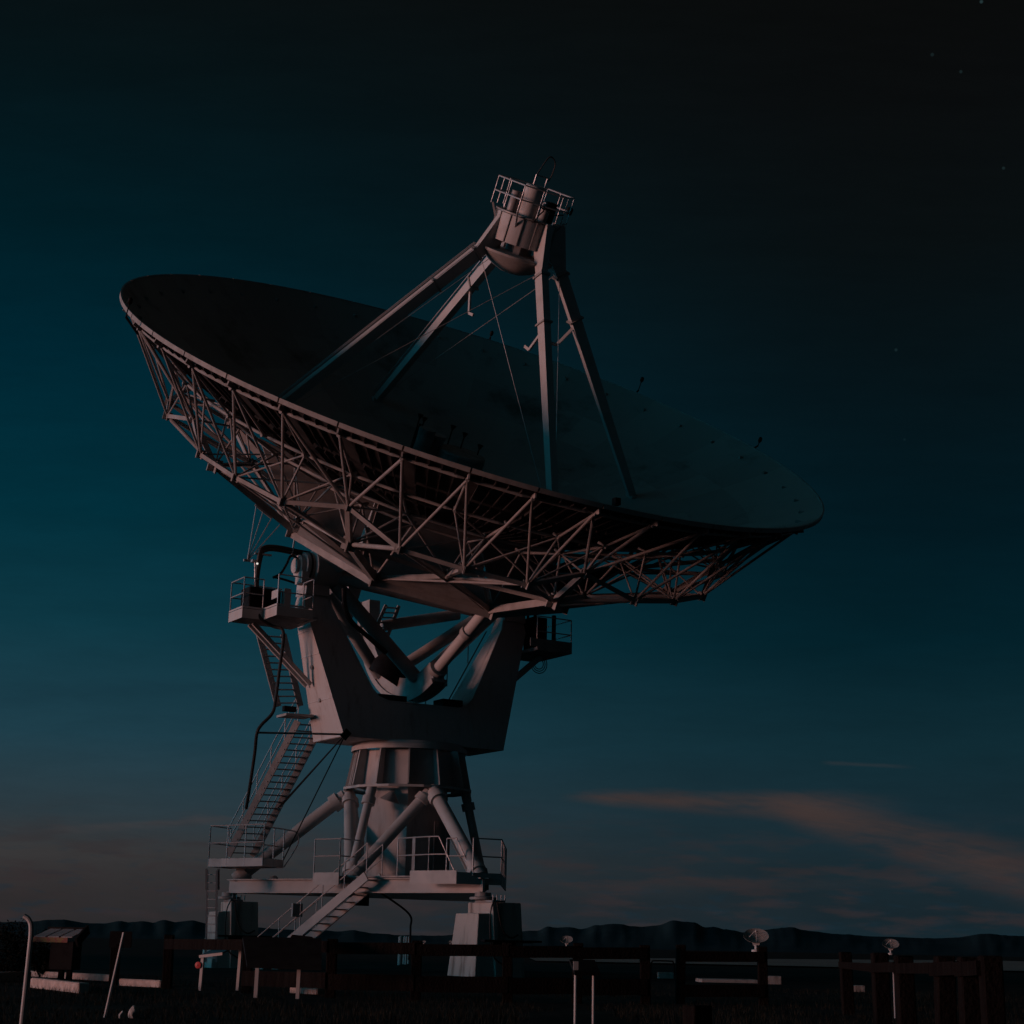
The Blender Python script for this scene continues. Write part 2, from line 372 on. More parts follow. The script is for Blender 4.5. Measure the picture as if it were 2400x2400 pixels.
# ---- reflector
mb = MB(); rs = [.0, .6, 1.2]+[1.2+11.3*i/26 for i in range(1, 27)]; NA = 160
for r in rs[1:]:
    for k in range(NA): mb.v.append(D(r, k*360/NA, surf(r)))
mb.v.append(D(0, 0, 4.34)); ci = len(mb.v)-1
for i in range(len(rs)-2):
    for k in range(NA):
        q = (k+1) % NA; mb.f.append((i*NA+k, i*NA+q, (i+1)*NA+q, (i+1)*NA+k))
for k in range(NA): mb.f.append((k, (k+1) % NA, ci))
DISH_P = DISHW
dish = mb.build('dish', DISHW, tel, smooth=60)
pa_ = dish.data.color_attributes.new('panel', 'FLOAT_COLOR', 'CORNER'); rnd = random.Random(3); tones = {}
for pl_ in dish.data.polygons:
    c = pl_.center-Cc; r_ = math.hypot(c.dot(ee), c.dot(ww)); th = math.degrees(math.atan2(c.dot(ww), c.dot(ee))) % 360
    ri = sum(r_ < q for q in (10.5, 8.4, 6.2, 4.0, 2.0)); key = (ri, int(th//(9 if ri < 3 else 18)))
    tv = tones.setdefault(key, 1-.20*rnd.random()) * (.55 if abs(th % (9 if ri < 3 else 18)-1.1) < .01 else 1)
    for li in pl_.loop_indices: pa_.data[li].color = (tv, tv, tv, 1)
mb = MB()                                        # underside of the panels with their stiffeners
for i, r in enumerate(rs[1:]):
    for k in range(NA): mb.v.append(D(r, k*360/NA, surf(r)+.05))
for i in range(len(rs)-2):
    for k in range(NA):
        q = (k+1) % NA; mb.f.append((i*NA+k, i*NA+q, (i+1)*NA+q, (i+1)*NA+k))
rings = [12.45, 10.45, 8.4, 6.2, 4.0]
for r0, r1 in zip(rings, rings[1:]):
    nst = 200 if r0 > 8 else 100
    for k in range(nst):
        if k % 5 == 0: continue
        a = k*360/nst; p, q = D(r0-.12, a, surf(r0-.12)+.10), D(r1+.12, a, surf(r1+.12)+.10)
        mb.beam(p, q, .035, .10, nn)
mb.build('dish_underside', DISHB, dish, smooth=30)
mb = MB()                                        # edge band of the rim, 40 lengths with small gaps
for k in range(40):
    n = 6
    for j in range(n):
        a0 = k*9+.12+(9-.24)*j/n; a1 = k*9+.12+(9-.24)*(j+1)/n
        mb.hexa([D(12.47, a0, .13), D(12.47, a1, .13), D(12.53, a1, .13), D(12.53, a0, .13)], [D(12.47, a0, -.012), D(12.47, a1, -.012), D(12.53, a1, -.012), D(12.53, a0, -.012)])
mb.build('rim_band', PAINT_T, dish, smooth=30)
def hoop(name, rr, dd, rad, nodes, parent, post=None):
    mb = MB()
    st = 360/nodes
    for k in range(nodes):
        a, b = D(rr, k*st, dd), D(rr, (k+1)*st, dd); d = b-a
        p0, p1, p2, p3 = a+d*.05, a+d*.16, a+d*.84, a+d*.95
        mb.tube(p0, p1, rad*.45, rad, 10); mb.tube(p1, p2, rad, None, 10); mb.tube(p2, p3, rad, rad*.45, 10)
        o = (a-(Cc-dd*nn)).normalized()
        mb.tube(a-o*.35, a+o*.14, rad*.95, None, 10)
        if post:
            s_ = D(rr-.02, k*st, dd-.02); mb.beam(s_, D(post[0], k*st, post[1]), .05, .14, d.normalized().cross(nn))
    return mb.build(name, PAINT_T, parent)
hoop('rim_hoop', 12.12, .42, .058, 40, dish, (12.40, .26))
hoop('inner_hoop', 10.25, surf(10.25)+.42, .05, 40, dish)
hoop('inner_hoop', 8.1, surf(8.1)+.42, .05, 20, dish)
hoop('inner_hoop', 5.9, surf(5.9)+.42, .05, 20, dish)
# ---- backup truss: nodes
nodes = {}
for k in range(40): nodes['R', k*9] = D(12.1, k*9, .46)
for k in range(32):
    a = k*11.25
    nodes['L', a] = D(9.7, a, 2.95) if k % 4 == 0 else D(10.1, a, 3.5)
for k in range(8):
    nodes['I', k*45.] = D(8.6, k*45, 4.35); nodes['M', k*45+22.5] = D(6.85, k*45+22.5, 4.8); nodes['H', k*45.] = D(5.2, k*45, 6.15)
for k in range(40):
    nodes['T', k*9] = D(10.25, k*9, surf(10.25)+.42)
for k in range(20):
    nodes['U', k*18.] = D(8.1, k*18, surf(8.1)+.42); nodes['Q', k*18.] = D(5.9, k*18, surf(5.9)+.42)
struts = []
def st(a, b, r, kind='t'): struts.append((nodes[a], nodes[b], r, kind))
def near(fam, ang, cnt):
    ks = sorted((k for k in nodes if k[0] == fam), key=lambda k: abs((k[1]-ang+180) % 360-180)); return ks[:cnt]
for k in range(32):
    a = k*11.25
    for n_ in near('R', a, 3 if k % 4 == 0 else 2): st(('L', a), n_, .043 if k % 4 else .05)
    st(('L', a), ('L', (k+1) % 32*11.25), .062, 'b')
    st(('L', a), near('T', a, 1)[0], .034); st(('L', a), near('T', a+6, 2)[1], .03)
    if k % 2 == 0: st(('L', a), near('U', a, 1)[0], .034)
    st(('L', a), near('U', a+8, 1)[0], .028)
for k in range(8):
    a = k*45.
    st(('I', a), ('L', a), .085, 'b'); st(('I', a), ('H', a), .11, 'b')
    for s_ in (-1, 1):
        st(('I', a), ('L', (a+s_*11.25) % 360), .072, 'p'); st(('I', a), ('M', (a+s_*22.5) % 360), .06, 'b')
        st(('H', a), ('M', (a+s_*22.5) % 360), .075, 'b'); st(('H', a), ('L', (a+s_*33.75) % 360), .04)
        st(('M', (a+22.5) % 360), ('L', (a+22.5+s_*11.25) % 360), .065, 'p')
        st(('I', a), near('U', a+s_*9, 1)[0], .04); st(('I', a), near('Q', a+s_*7, 1)[0], .035)
    st(('M', a+22.5), ('L', a+22.5), .06, 'b')
    for n_ in near('U', a+22.5, 2): st(('M', a+22.5), n_, .034)
    for n_ in near('Q', a+22.5, 3): st(('M', a+22.5), n_, .03)
    for n_ in near('Q', a, 2): st(('H', a), n_, .04)
for k in range(40):
    st(('R', k*9), ('T', k*9), .04)
    if k % 2 == 0: st(('T', k*9), ('U', float(k*9)), .045); st(('U', float(k*9)), ('Q', float(k*9)), .045)
    else: st(('T', k*9), near('U', k*9+4, 1)[0], .03)
def strut_mb(mb, p, q, r, kind):
    d = q-p
    if kind == 'b': mb.beam(p+d*.02, q-d*.02, r*1.9, r*2.1, nn)
    elif kind == 'p':
        mb.tube(p+d*.03, p+d*.10, r*.6, r, 10); mb.tube(p+d*.10, p+d*.90, r, None, 10); mb.tube(p+d*.90, p+d*.97, r, r*.6, 10)
    else: mb.tube(p, q, r, None, 8)
    return mb
Twm = M4.Rotation(AZ, 4, 'Z'); Twm.translation = A0
def seen(s_):
    P = [Twm @ q-V((0, 0, EYE)) for q in s_[:2]]
    s0 = [V((p.dot(CR), p.dot(CU)))/p.dot(_f) for p in P]
    mid = (s_[0]+s_[1])/2-Cc; front = -mid.dot(ww)*.9-mid.dot(ee)*.45
    return (s0[0]-s0[1]).length*FPX*(s_[2]+.03)*(1 if front > 0 else .25)
struts.sort(key=seen, reverse=True)
mb = MB()
for p, q, r, kd in struts[100:]: strut_mb(mb, p, q, r, kd)
truss = mb.build('truss', PAINT_T, tel); truss['kind'] = 'stuff'
for p, q, r, kd in struts[:100]: strut_mb(MB(), p, q, r, kd).build('strut', PAINT_T, truss)
mb = MB()                                        # gusset plates where the members meet
for (f_, a), p in nodes.items():
    if f_ in 'LIMH':
        o = math.cos(R(a))*ee+math.sin(R(a))*ww; tq = -math.sin(R(a))*ee+math.cos(R(a))*ww
        s_ = {'L': .15, 'I': .24, 'M': .2, 'H': .28}[f_]
        mb.beam(p-tq*s_, p+tq*s_, .05, s_*1.7, nn); mb.beam(p-o*s_, p+o*s_, .05, s_*1.7, nn)
mb.build('gusset_plate', PAINT_T, truss)['kind'] = 'stuff'
# ---- hub: base ring, skirt plates, trunnion webs, long arms
mb = MB()
for k in range(8):
    p, q = D(5.2, k*45, 6.15), D(5.2, k*45+45, 6.15); mb.beam(p, q, .26, .46, nn)
    a, b = D(3.0, k*45, 4.35), D(3.0, k*45+45, 4.35)
    if k not in (3, 4): mb.prism([D(5.05, k*45+1, 5.95), D(5.05, k*45+44, 5.95), b, a], D(0, 0, 4.2)-D(0, 0, 4.24))
hub = mb.build('hub_ring', PAINT_T, tel)
for s_ in (-1, 1):
    MB().prism([E3(s_*7, .9, 3.4), E3(s_*3.0, -.8, 4.2), E3(s_*3.2, -.7, 7.0), E3(s_*3.5, -.6, 7.2), E3(s_*5.2, .13, 6.15)], ww*.1).build('trunnion_web', PAINT_T, hub)
    de = 9.9 if s_ < 0 else 6.9
    MB().prism([E3(s_*2.1, .25, 4.0), E3(s_*2.1, 1.35, 4.0), E3(s_*2.1, 1.25, de), E3(s_*2.1, .35, de)], ee*s_*.34).build('elevation_arm', PAINT, hub)
    mb = MB()
    for w_ in (.2, 1.42): mb.beam(E3(s_*2.27, w_, 4.0), E3(s_*2.27, w_*.92+.04, de), .5, .06, ww)
    build_sep(mb, 'arm_flange', PAINT, hub)
MB().prism([E3(-2.4, .1, 4.2), E3(2.4, .1, 4.2), E3(2.4, .1, 6.9), E3(-2.4, .1, 6.9)], ww*.12).build('hub_bulkhead', PAINT_T, hub)
mb = MB()
for k in (4, 5, 6, 7): mb.prism([D(5.1, k*45, 6.3), D(6.7, k*45+22.5, 4.95), D(5.1, k*45+45, 6.3)], nn*.03)
mb.build('skirt_plate', PAINT_T, hub)
# ---- feed cluster at the vertex
fe = MB(); o = D(0, 0, 4.34)
def vx(e_, w_, k): return Cc+e_*ee+w_*ww-(4.34-k)*nn
fe.lathe([(.95, 0), (.85, .5), (.85, 1.98), (.80, 2.05), (0.01, 2.06)], vx(.05, -.1, 0), nn, 32)
feed = fe.build('feed_drum', FEEDW, tel)
MB().lathe([(.55, 0), (.30, 1.3), (.30, 2.55), (.01, 2.56)], vx(-1.35, .25, 0), nn, 24).build('feed_cone', FEEDW, feed)
MB().lathe([(.26, 0), (.26, 2.2), (.3, 2.22), (.3, 2.35), (.01, 2.36)], vx(-.75, .5, 0), nn, 20).build('feed_cone', GREY, feed)
for (e_, w_, k) in ((-1.25, .9, 2.6), (-.15, .75, 2.55), (.2, .4, 2.45), (.65, -.1, 2.25), (-1.6, .6, 2.75)):
    MB().tube(vx(e_, w_, 1.6), vx(e_, w_, k), .025, None, 6).lathe([(.02, k), (.11, k+.18), (.02, k+.2)], vx(e_, w_, 0), nn, 10).build('feed_horn', DARKBOX, feed)
MB().tube(vx(-1.9, .2, .4), vx(-1.5, .6, 2.6), .05).build('feed_pipe', DARKBOX, feed)
# ---- quadrupod legs
def Ax(t): return Cc+t*nn
for k, ang in enumerate((180, 90, 0, -90)):
    o = math.cos(R(ang))*ee+math.sin(R(ang))*ww; tq = nn.cross(o)
    foot = D(7.6, ang, surf(7.6)); knee = Cc+o*1.62+4.65*nn; top = Cc+o*1.12+6.2*nn
    mb = MB(); dirn = (knee-foot).normalized(); dep = dirn.cross(tq).normalized(); dep = dep if dep.dot(o) > 0 else -dep
    def sect(p, w, d_): return [p-tq*w/2-dep*d_/2, p+tq*w/2-dep*d_/2, p+tq*w/2+dep*d_/2, p-tq*w/2+dep*d_/2]
    mb.hexa(sect(foot, .25, .28), sect(knee, .27, .42))
    leg = mb.build('feed_leg', PAINT, tel, smooth=0)
    # the fin that widens from the knee up to the housing
    a, b = knee+dep*.20, top+o*.10
    MB().prism([knee-dep*.20-tq*.11, a-tq*.11, b-tq*.11, Cc+o*.9+6.2*nn-tq*.11, Cc+o*.92+5.15*nn-tq*.11], tq*.22).build('leg_fin', PAINT, leg, smooth=0)
    mb = MB()
    for u, wd in ((.985, .09), (.80, .06)):
        c = foot+(knee-foot)*u
        mb.hexa([q-dirn*wd/2 for q in sect(c, .36, .54)], [q+dirn*wd/2 for q in sect(c, .36, .54)])
    build_sep(mb, 'leg_collar', PAINT_T, leg, smooth=0)
    c = foot+(knee-foot)*.78
    if ang in (90, -90, 0):
        MB().beam(c, c-dep*.95-dirn*.35, .07, .10).beam(c-dep*.95-dirn*.35, c-dep*1.2-dirn*.12, .06, .1).build('cable_bracket', PAINT, leg, smooth=0)
    if ang in (180, 90):
        mb = MB()
        for q in (.30, .40): mb.tube(foot+dep*.32-tq*(q-.42), knee+dep*.36-tq*(q-.42), .024, None, 6)
        build_sep(mb, 'conduit', GALV, leg)
    MB().beam(foot-tq*.22+o*.1, foot+tq*.22+o*.1, .5, .12, nn).build('foot_plate', PAINT, leg)
# ---- apex
Ca = Cc-.24*ee
mb = MB(); mb.lathe([(1.05, 5.2), (1.05, 6.12), (.98, 6.14), (.01, 6.14)], Ca, nn, 48); mb.lathe([(1.05, 5.2), (.01, 5.2)], Ca, nn, 48)
apex = mb.build('apex_housing', PAINT, tel)
mb = MB()
for k in range(14):
    a = k*360/14+5; o = math.cos(R(a))*ee+math.sin(R(a))*ww; mb.beam(Ca+o*1.06+5.2*nn, Ca+o*1.06+6.13*nn, .03, .05, o)
build_sep(mb, 'housing_rib', PAINT_T, apex)
prof = [(.01, 4.16), (.35, 4.20), (.7, 4.33), (1.0, 4.52), (1.3, 4.78), (1.3, 4.86), (.55, 4.92), (.01, 4.92)]
MB().lathe(prof, Ca, nn, 48).build('subreflector', PAINT_T, tel)
mb = MB().lathe([(.42, 4.9), (.42, 5.25)], Ca, nn, 24)
for a in (30, 100, 170, 240, 310): o = math.cos(R(a))*ee+math.sin(R(a))*ww; mb.beam(Ca+o*.72+4.88*nn, Ca+o*.72+5.22*nn, .22, .14, o)
build_sep(mb, 'focus_mount', GREY, apex)
off = -.22*ee-.32*ww
mb = MB().lathe([(.34, 6.14), (.34, 7.22), (.30, 7.26), (.01, 7.26)], Ca+off, nn, 32); mb.build('receiver_can', PAINT, apex)
MB().lathe([(.17, 6.14), (.17, 6.9), (.01, 6.92)], Ca-.72*ee-.1*ww, nn, 20).build('motor_can', GREY, apex)
MB().lathe([(.2, 6.14), (.2, 6.85), (.01, 6.87)], Ca+.6*ee-.25*ww, nn, 20).build('motor_can', DARKBOX, apex)
MB().lathe([(.15, 6.14), (.15, 6.6), (.01, 6.62)], Ca+.1*ee-.85*ww, nn, 20).build('motor_can', PAINT_T, apex)
mb = MB()
for k in range(6):
    o = [math.cos(R(a))*ee+math.sin(R(a))*ww for a in (k*60-15, k*60+45)]
    for hh in (7.2, 6.72): mb.tube(Ca+o[0]*1.36+hh*nn, Ca+o[1]*1.36+hh*nn, .026, None, 6)
    for fr in (0, .5): q = (o[0]*(1-fr)+o[1]*fr)*1.36; mb.tube(Ca+q+6.28*nn, Ca+q+7.2*nn, .018, None, 6)
    mb.beam(Ca+o[0]*1.3+6.3*nn, Ca+o[0]*1.0+5.75*nn, .06, .06)
mb.build('apex_railing', GALV, apex)
mb = MB(); mb.lathe([(.9, 6.15), (1.12, 6.15), (1.12, 6.2), (.9, 6.2), (.9, 6.15)], Ca, nn, 24); mb.build('apex_walkway', GREY, apex)
mb = MB(); s1, s2 = Ca-.32*ee-.3*ww, Ca+.12*ee-.3*ww
for q in (s1, s2): mb.tube(q+7.2*nn, q+7.62*nn, .025, None, 6)
mb.tube(s1+7.6*nn, s2+7.6*nn, .025, None, 6); mb.build('cable_stand', GALV, apex)
MB().path(curve([s1+7.55*nn, s1+7.75*nn+.05*ee, (s1+s2)/2+8.28*nn+.05*ee, s2+8.15*nn+.1*ee, s2+7.75*nn+.12*ee, s2+7.5*nn+.06*ee]), .022, 6).build('cable_loop', BLACK, apex)
MB().path(curve([Ca-.35*ee-1.1*ww+6.7*nn, Ca-.1*ee-1.1*ww+6.6*nn, Ca-.25*ee-1.1*ww+6.35*nn, Ca-.35*ee-1.07*ww+6.1*nn]), .025, 6).build('apex_cable', BLACK, apex)
MB().path(curve([Ca-.3*ee-1.3*ww+6.75*nn, Ca+.1*ee-1.3*ww+6.55*nn, Ca+.6*ee-1.2*ww+6.62*nn]), .022, 6).build('apex_cable', BLACK, apex)
MB().lathe([(.1, 0), (.12, .2), (.06, .26), (.01, .26)], Ca+1.4*ee-.15*ww+6.62*nn, nn, 14).build('warning_lamp', DARKBOX, apex)
# thin stay wires between the legs
knee_ = lambda a: Cc+1.62*(math.cos(R(a))*ee+math.sin(R(a))*ww)+4.65*nn
foot_ = lambda a: D(7.5, a, surf(7.5)-.12)
for a, b in ((180, -90), (-90, 180), (0, -90), (90, 180), (0, 90)):
    MB().tube(knee_(a), foot_(b), .011, None, 5, False).build('stay_wire', GALV, tel)
# ---- fittings on the rim
def rim_fit(ang, tall):
    o = math.cos(R(ang))*ee+math.sin(R(ang))*ww
    p = Cc+o*12.5-.1*nn; q = Cc+o*13.0+.05*nn
    MB().beam(p-.3*nn, q, .05, .06).tube(q, q+nn*tall, .02, None, 6).lathe([(.03, tall), (.08, tall+.08), (.07, tall+.2), (.02, tall+.24)], q, nn, 10).build('rim_light', DARKBOX, dish)
for a, h_ in ((184, .38), (3, .12), (32, .35), (62, .05)): rim_fit(a, h_)
MB().box((-.09, -.09, 0), (.09, .09, .2)).build('rim_box', DARKBOX, dish).location = D(12.4, -97, -.02)
# hanging cable fan on the left of the dish back
tip = pb(580, 1314, -.5); mb = MB()
for q in ((601, 1183), (617, 1197), (639, 1210), (656, 1230)): mb.tube(pb(*q, -.5), tip, .018, None, 6)
mb.beam(pb(599, 1182, -.5), pb(636, 1212, -.5), .05, .12); mb.beam(tip-V((.14, 0, 0)), tip+V((.2, 0, .02)), .06, .08)
mb.build('cable_fan', GALV, truss)

# ---- yoke
def hd(z): return 1.2-.18*(z-7.6)
def fpt(a, z, s_=1): return loc(a, hd(z)*s_, z)
out = [(-3.13, 7.6), (3.13, 7.6), (4.48, 12.1), (4.42, 12.5), (3.55, 12.5), (3.45, 12.1), (2.35, 10.0), (2.0, 9.35), (1.75, 9.08), (1.4, 8.97), (-1.4, 8.97), (-1.75, 9.08), (-2.0, 9.35), (-2.35, 10.0), (-3.45, 12.1), (-3.55, 12.5), (-4.42, 12.5), (-4.48, 12.1)]
mb = MB(); n = len(out)
fr = [fpt(a, z) for a, z in out]; bk_ = [fpt(a, z, -1) for a, z in out]
idx = [(0, 1, 8, 9, 10, 11), (1, 2, 6, 7, 8), (2, 3, 4, 5, 6), (0, 11, 12, 13, 17), (17, 13, 14, 15, 16)]
mb.v = fr+bk_; mb.f = [q for q in idx]+[tuple(i+n for i in reversed(q)) for q in idx]+[(i, (i+1) % n, (i+1) % n+n, i+n) for i in range(n)]
yoke = mb.build('yoke', PAINT_Y, tel, smooth=25)
mb = MB()                                        # weld seams and a lip along the opening
for a in (-2.05, 1.9): mb.beam(loc(a, hd(7.65)+.004, 7.65), loc(a, hd(8.98)+.004, 8.98), .03, .012, (0, 1, 0))
for i in range(4, 15):
    p, q = V(fr[i]), V(fr[i+1]); mb.beam(p, q, .05, .04, (0, 1, 0))
for z in (8.9, 10.4, 11.2):
    for s_ in (-1, 1): mb.beam(loc(s_*(3.135+.3*(z-7.6)), hd(z), z), loc(s_*(3.135+.3*(z-7.6)), -hd(z), z), .03, .02, (1, 0, 0))
for s_ in (-1, 1): mb.beam(loc(s_*3.15, 1.15, 7.66), loc(s_*3.15, -1.15, 7.66), .05, .10)
build_sep(mb, 'yoke_seam', PAINT_Y, yoke)
mb = MB()
for (a, z) in ((-4.02, 10.95), (-3.86, 10.0), (-3.5, 8.9), (4.0, 10.9)):
    p = loc((abs(a)+.02)*(-1 if a < 0 else 1), .0, z); mb.tube(p, p+V((-.05 if a < 0 else .05, 0, 0)), .07, None, 12)
build_sep(mb, 'port_cover', GREY, yoke)
for s_ in (-1, 1):
    mb = MB()
    mb.prism([loc(s_*3.55, .42, 12.45), loc(s_*4.45, .42, 12.45), loc(s_*4.4, .42, 13.2), loc(s_*4.15, .42, 13.5), loc(s_*3.75, .42, 13.5), loc(s_*3.6, .42, 13.2)], (0, .84, 0))
    b_ = mb.build('bearing_block', PAINT_Y, yoke, smooth=0)
    cx_ = loc(0, .21, 13.4)
    MB().lathe([(.62, 3.3), (.62, 4.2), (.52, 4.26), (.52, 4.55), (.40, 4.56), (.40, 4.72), (.26, 4.73), (.26, 4.85), (.01, 4.86)], cx_, (s_, 0, 0), 32).build('bearing_hub', PAINT, b_)
    MB().lathe([(.5, 4.35), (.54, 4.36), (.54, 4.42), (.5, 4.43)], cx_, (s_, 0, 0), 32).build('bearing_seal', BLACK, b_)
    MB().prism([loc(s_*2.4, .4, 13.1), loc(s_*3.5, .4, 13.0), loc(s_*3.5, .4, 13.7), loc(s_*2.4, .4, 13.8)], (0, .5, 0)).build('trunnion_arm', PAINT, hub, smooth=0)
MB().box(loc(-4.75, .7, 12.75), loc(-4.5, .15, 13.15)).build('encoder_box', PAINT, yoke)
# ---- elevation gear, its braces and jack tube
oc = loc(0, .21, 13.35)
def gp(a, r, t_): return oc+V((a, -r*math.cos(R(t_)), r*math.sin(R(t_))))
mb = MB(); ts = [-64-4*i for i in range(30)]
for t0, t1 in zip(ts, ts[1:]):
    mb.hexa([gp(-.22, 3.35, t0), gp(.22, 3.35, t0), gp(.22, 4.12, t0), gp(-.22, 4.12, t0)], [gp(-.22, 3.35, t1), gp(.22, 3.35, t1), gp(.22, 4.12, t1), gp(-.22, 4.12, t1)])
gear = mb.build('elevation_gear', PAINT_T, tel, smooth=20)
mb = MB()
for t0, t1 in zip(ts, ts[1:]):
    for a in (-.3, .24): mb.hexa([gp(a, 4.0, t0), gp(a+.06, 4.0, t0), gp(a+.06, 4.2, t0), gp(a, 4.2, t0)], [gp(a, 4.0, t1), gp(a+.06, 4.0, t1), gp(a+.06, 4.2, t1), gp(a, 4.2, t1)])
mb.build('gear_rim', PAINT_T, gear, smooth=20)
for s_ in (-1, 1):
    MB().tube(loc(s_*3.3, .35, 12.9), loc(s_*.15, .55, 9.95), .25, None, 16).build('gear_brace', PAINT_T, gear)
    MB().tube(loc(s_*3.2, -.5, 12.8), loc(s_*.2, -2.2, 10.4), .22, None, 16).build('gear_brace', PAINT_T, gear)
jt, jb = D(4.9, -90, 6.35), gp(0, 3.65, -66)
jk = MB().tube(jt, jb, .2, None, 18).build('jack_tube', PAINT, gear)
build_sep(MB().tube(jt+(jb-jt)*.30, jt+(jb-jt)*.36, .27, None, 18).tube(jt+(jb-jt)*.92, jt+(jb-jt)*.98, .34, None, 18), 'tube_collar', PAINT_T, jk)
MB().tube(D(5.1, 180, 6.2), D(5.0, -90, 6.3), .17, None, 14).build('hub_tie', PAINT_T, hub)
MB().tube(D(5.1, 0, 6.2), D(5.0, -90, 6.3), .17, None, 14).build('hub_tie', PAINT_T, hub)
for s_ in (-1, 1): MB().tube(loc(s_*3.3, .55, 13.1), pb(1105, 1430, 2.0), .21, None, 14).build('hub_tie', PAINT_T, hub)
MB().tube(pb(895, 1467, -1.8), pb(1075, 1440, -1.2), .2, None, 14).build('hub_tie', PAINT_T, hub)
MB().lathe([(.75, -.5), (.8, -.1), (.62, .35), (.3, .5), (.01, .5)], loc(-.1, -1.2, 10.5), (.4, -.3, .8), 20).build('drive_motor', DARKBOX, yoke)
build_sep(MB().box(loc(.9, .7, 8.98), loc(1.7, .0, 9.3)).box(loc(-1.9, .8, 8.98), loc(-.6, .3, 9.22)), 'drive_box', DARKBOX, yoke)
mb = MB()
for p, q in ((pb(905, 1418, -1.6), pb(868, 1500, -1.6)), (pb(935, 1420, -1.6), pb(905, 1500, -1.6))): mb.beam(p, q, .06, .12)
for i in range(7):
    k = (i+.5)/7; mb.beam(pb(905, 1418, -1.6).lerp(pb(868, 1500, -1.6), k), pb(935, 1420, -1.6).lerp(pb(905, 1500, -1.6), k), .16, .03)
mb.build('inner_ladder', PAINT_T, yoke)
mb = MB().tube(pb(965, 1642, .3), pb(1130, 1462, .3), .022, None, 6).tube(pb(1052, 1640, .1), pb(1140, 1480, .1), .022, None, 6)
for k in (.2, .5, .8): q = pb(965, 1642, .3).lerp(pb(1130, 1462, .3), k); mb.tube(q, q-V((0, 0, .9)), .018, None, 6)
mb.build('inner_rail', DARKBOX, yoke)
MB().path(curve([pb(806, 1380, .9), pb(808, 1420, .9), pb(822, 1455, .9), pb(860, 1490, .9), pb(905, 1530, .8)]), .09, 8).build('power_cable', BLACK, yoke)

# ---- railings and platforms
def rail(mb, pts, hgt=1.1, mids=(.55,), r=.022, every=1.0, up=V((0, 0, 1))):
    pts = [V(p) for p in pts]
    for p, q in zip(pts, pts[1:]):
        for hh in (hgt, *mids): mb.tube(p+up*hh, q+up*hh, r, None, 6)
        n = max(1, round((q-p).length/every))
        for i in range(n+1): c = p.lerp(q, i/n); mb.tube(c, c+up*hgt, r, None, 6)
    return mb
# upper left platform
zt = 11.3
pl = MB().box(loc(-6.8, .6, zt+.02), loc(-4.5, -.55, zt+.10)).box(loc(-6.05, 1.72, zt+.02), loc(-4.55, .6, zt+.1)).build('upper_platform', GREY, yoke)
mb = MB()
for p, q in (((-6.8, -.55), (-6.8, .6)), ((-6.8, .6), (-6.05, .6)), ((-6.05, .6), (-6.05, 1.72)), ((-6.05, 1.72), (-4.75, 1.72)), ((-4.75, 1.72), (-4.75, .5))):
    mb.beam(loc(*p, zt+.16), loc(*q, zt+.16), .02, .32); mb.beam(loc(*p, zt+.37), loc(*q, zt+.37), .02, .06)
build_sep(mb, 'toe_board', PAINT, pl)
mb = MB(); rail(mb, [loc(-4.9, -.52, zt), loc(-6.78, -.52, zt), loc(-6.78, .58, zt), loc(-6.07, .58, zt)], 1.38, (.85,)); rail(mb, [loc(-6.03, 1.7, zt), loc(-4.75, 1.7, zt), loc(-4.75, .9, zt)], 1.38, (.8,))
mb.build('platform_railing', GALV, pl)
MB().box(loc(-6.5, .40, zt+.1), loc(-5.35, -.35, zt+1.15)).build('equipment_cabinet', DARKBOX, pl, bevel=.03)
MB().box(loc(-5.3, .55, zt+.2), loc(-5.05, .3, zt+1.2)).build('switch_box', PAINT, pl, bevel=.01)
MB().box(loc(-6.0, 1.66, zt+.62), loc(-5.98, 1.1, zt+.9)).build('notice_plate', PAINT, pl)
mb = MB()
for b in (-.62, -.28): mb.beam(loc(-6.1, b+.2, zt), loc(-3.78, b, 9.45), .08, .15)
build_sep(mb, 'platform_bracket', PAINT, pl)
# right platform
pr_ = MB().box(loc(5.8, 1.5, zt), loc(4.3, -.9, zt+.12)).box(loc(5.8, 1.5, zt+.12), loc(5.76, -.9, zt+.42)).box(loc(5.76, 1.5, zt+.12), loc(4.0, 1.46, zt+.42)).build('upper_platform', GREY, yoke)
mb = MB(); rail(mb, [loc(4.3, 1.47, zt+.1), loc(5.78, 1.47, zt+.1), loc(5.78, -.87, zt+.1), loc(4.4, -.87, zt+.1)], 1.15, (.6,)); mb.build('platform_railing', GALV, pr_)
MB().box(loc(4.5, .9, zt+.12), loc(5.1, .2, zt+1.35)).build('equipment_cabinet', DARKBOX, pr_, bevel=.02)
build_sep(MB().tube(loc(5.45, .8, zt+.1), loc(5.45, .8, zt+1.5), .08, None, 10).tube(loc(4.95, .3, zt+1.3), loc(4.95, .3, zt+2.4), .07, None, 10).tube(loc(4.5, .5, zt+1.3), loc(4.5, .5, zt+2.3), .05, None, 10), 'cable_mast', DARKBOX, pr_)
mb = MB()
for r_ in (.2, .28, .36): mb.path([loc(5.2+r_*math.cos(t_*.4), .2, zt-.25+r_*math.sin(t_*.4)) for t_ in range(17)], .018, 6)
mb.build('cable_coil', BLACK, pr_)
mb = MB().beam(loc(5.2, .3, zt), loc(3.9, .3, 10.2), .16, .2); build_sep(mb, 'platform_bracket', PAINT, pr_)

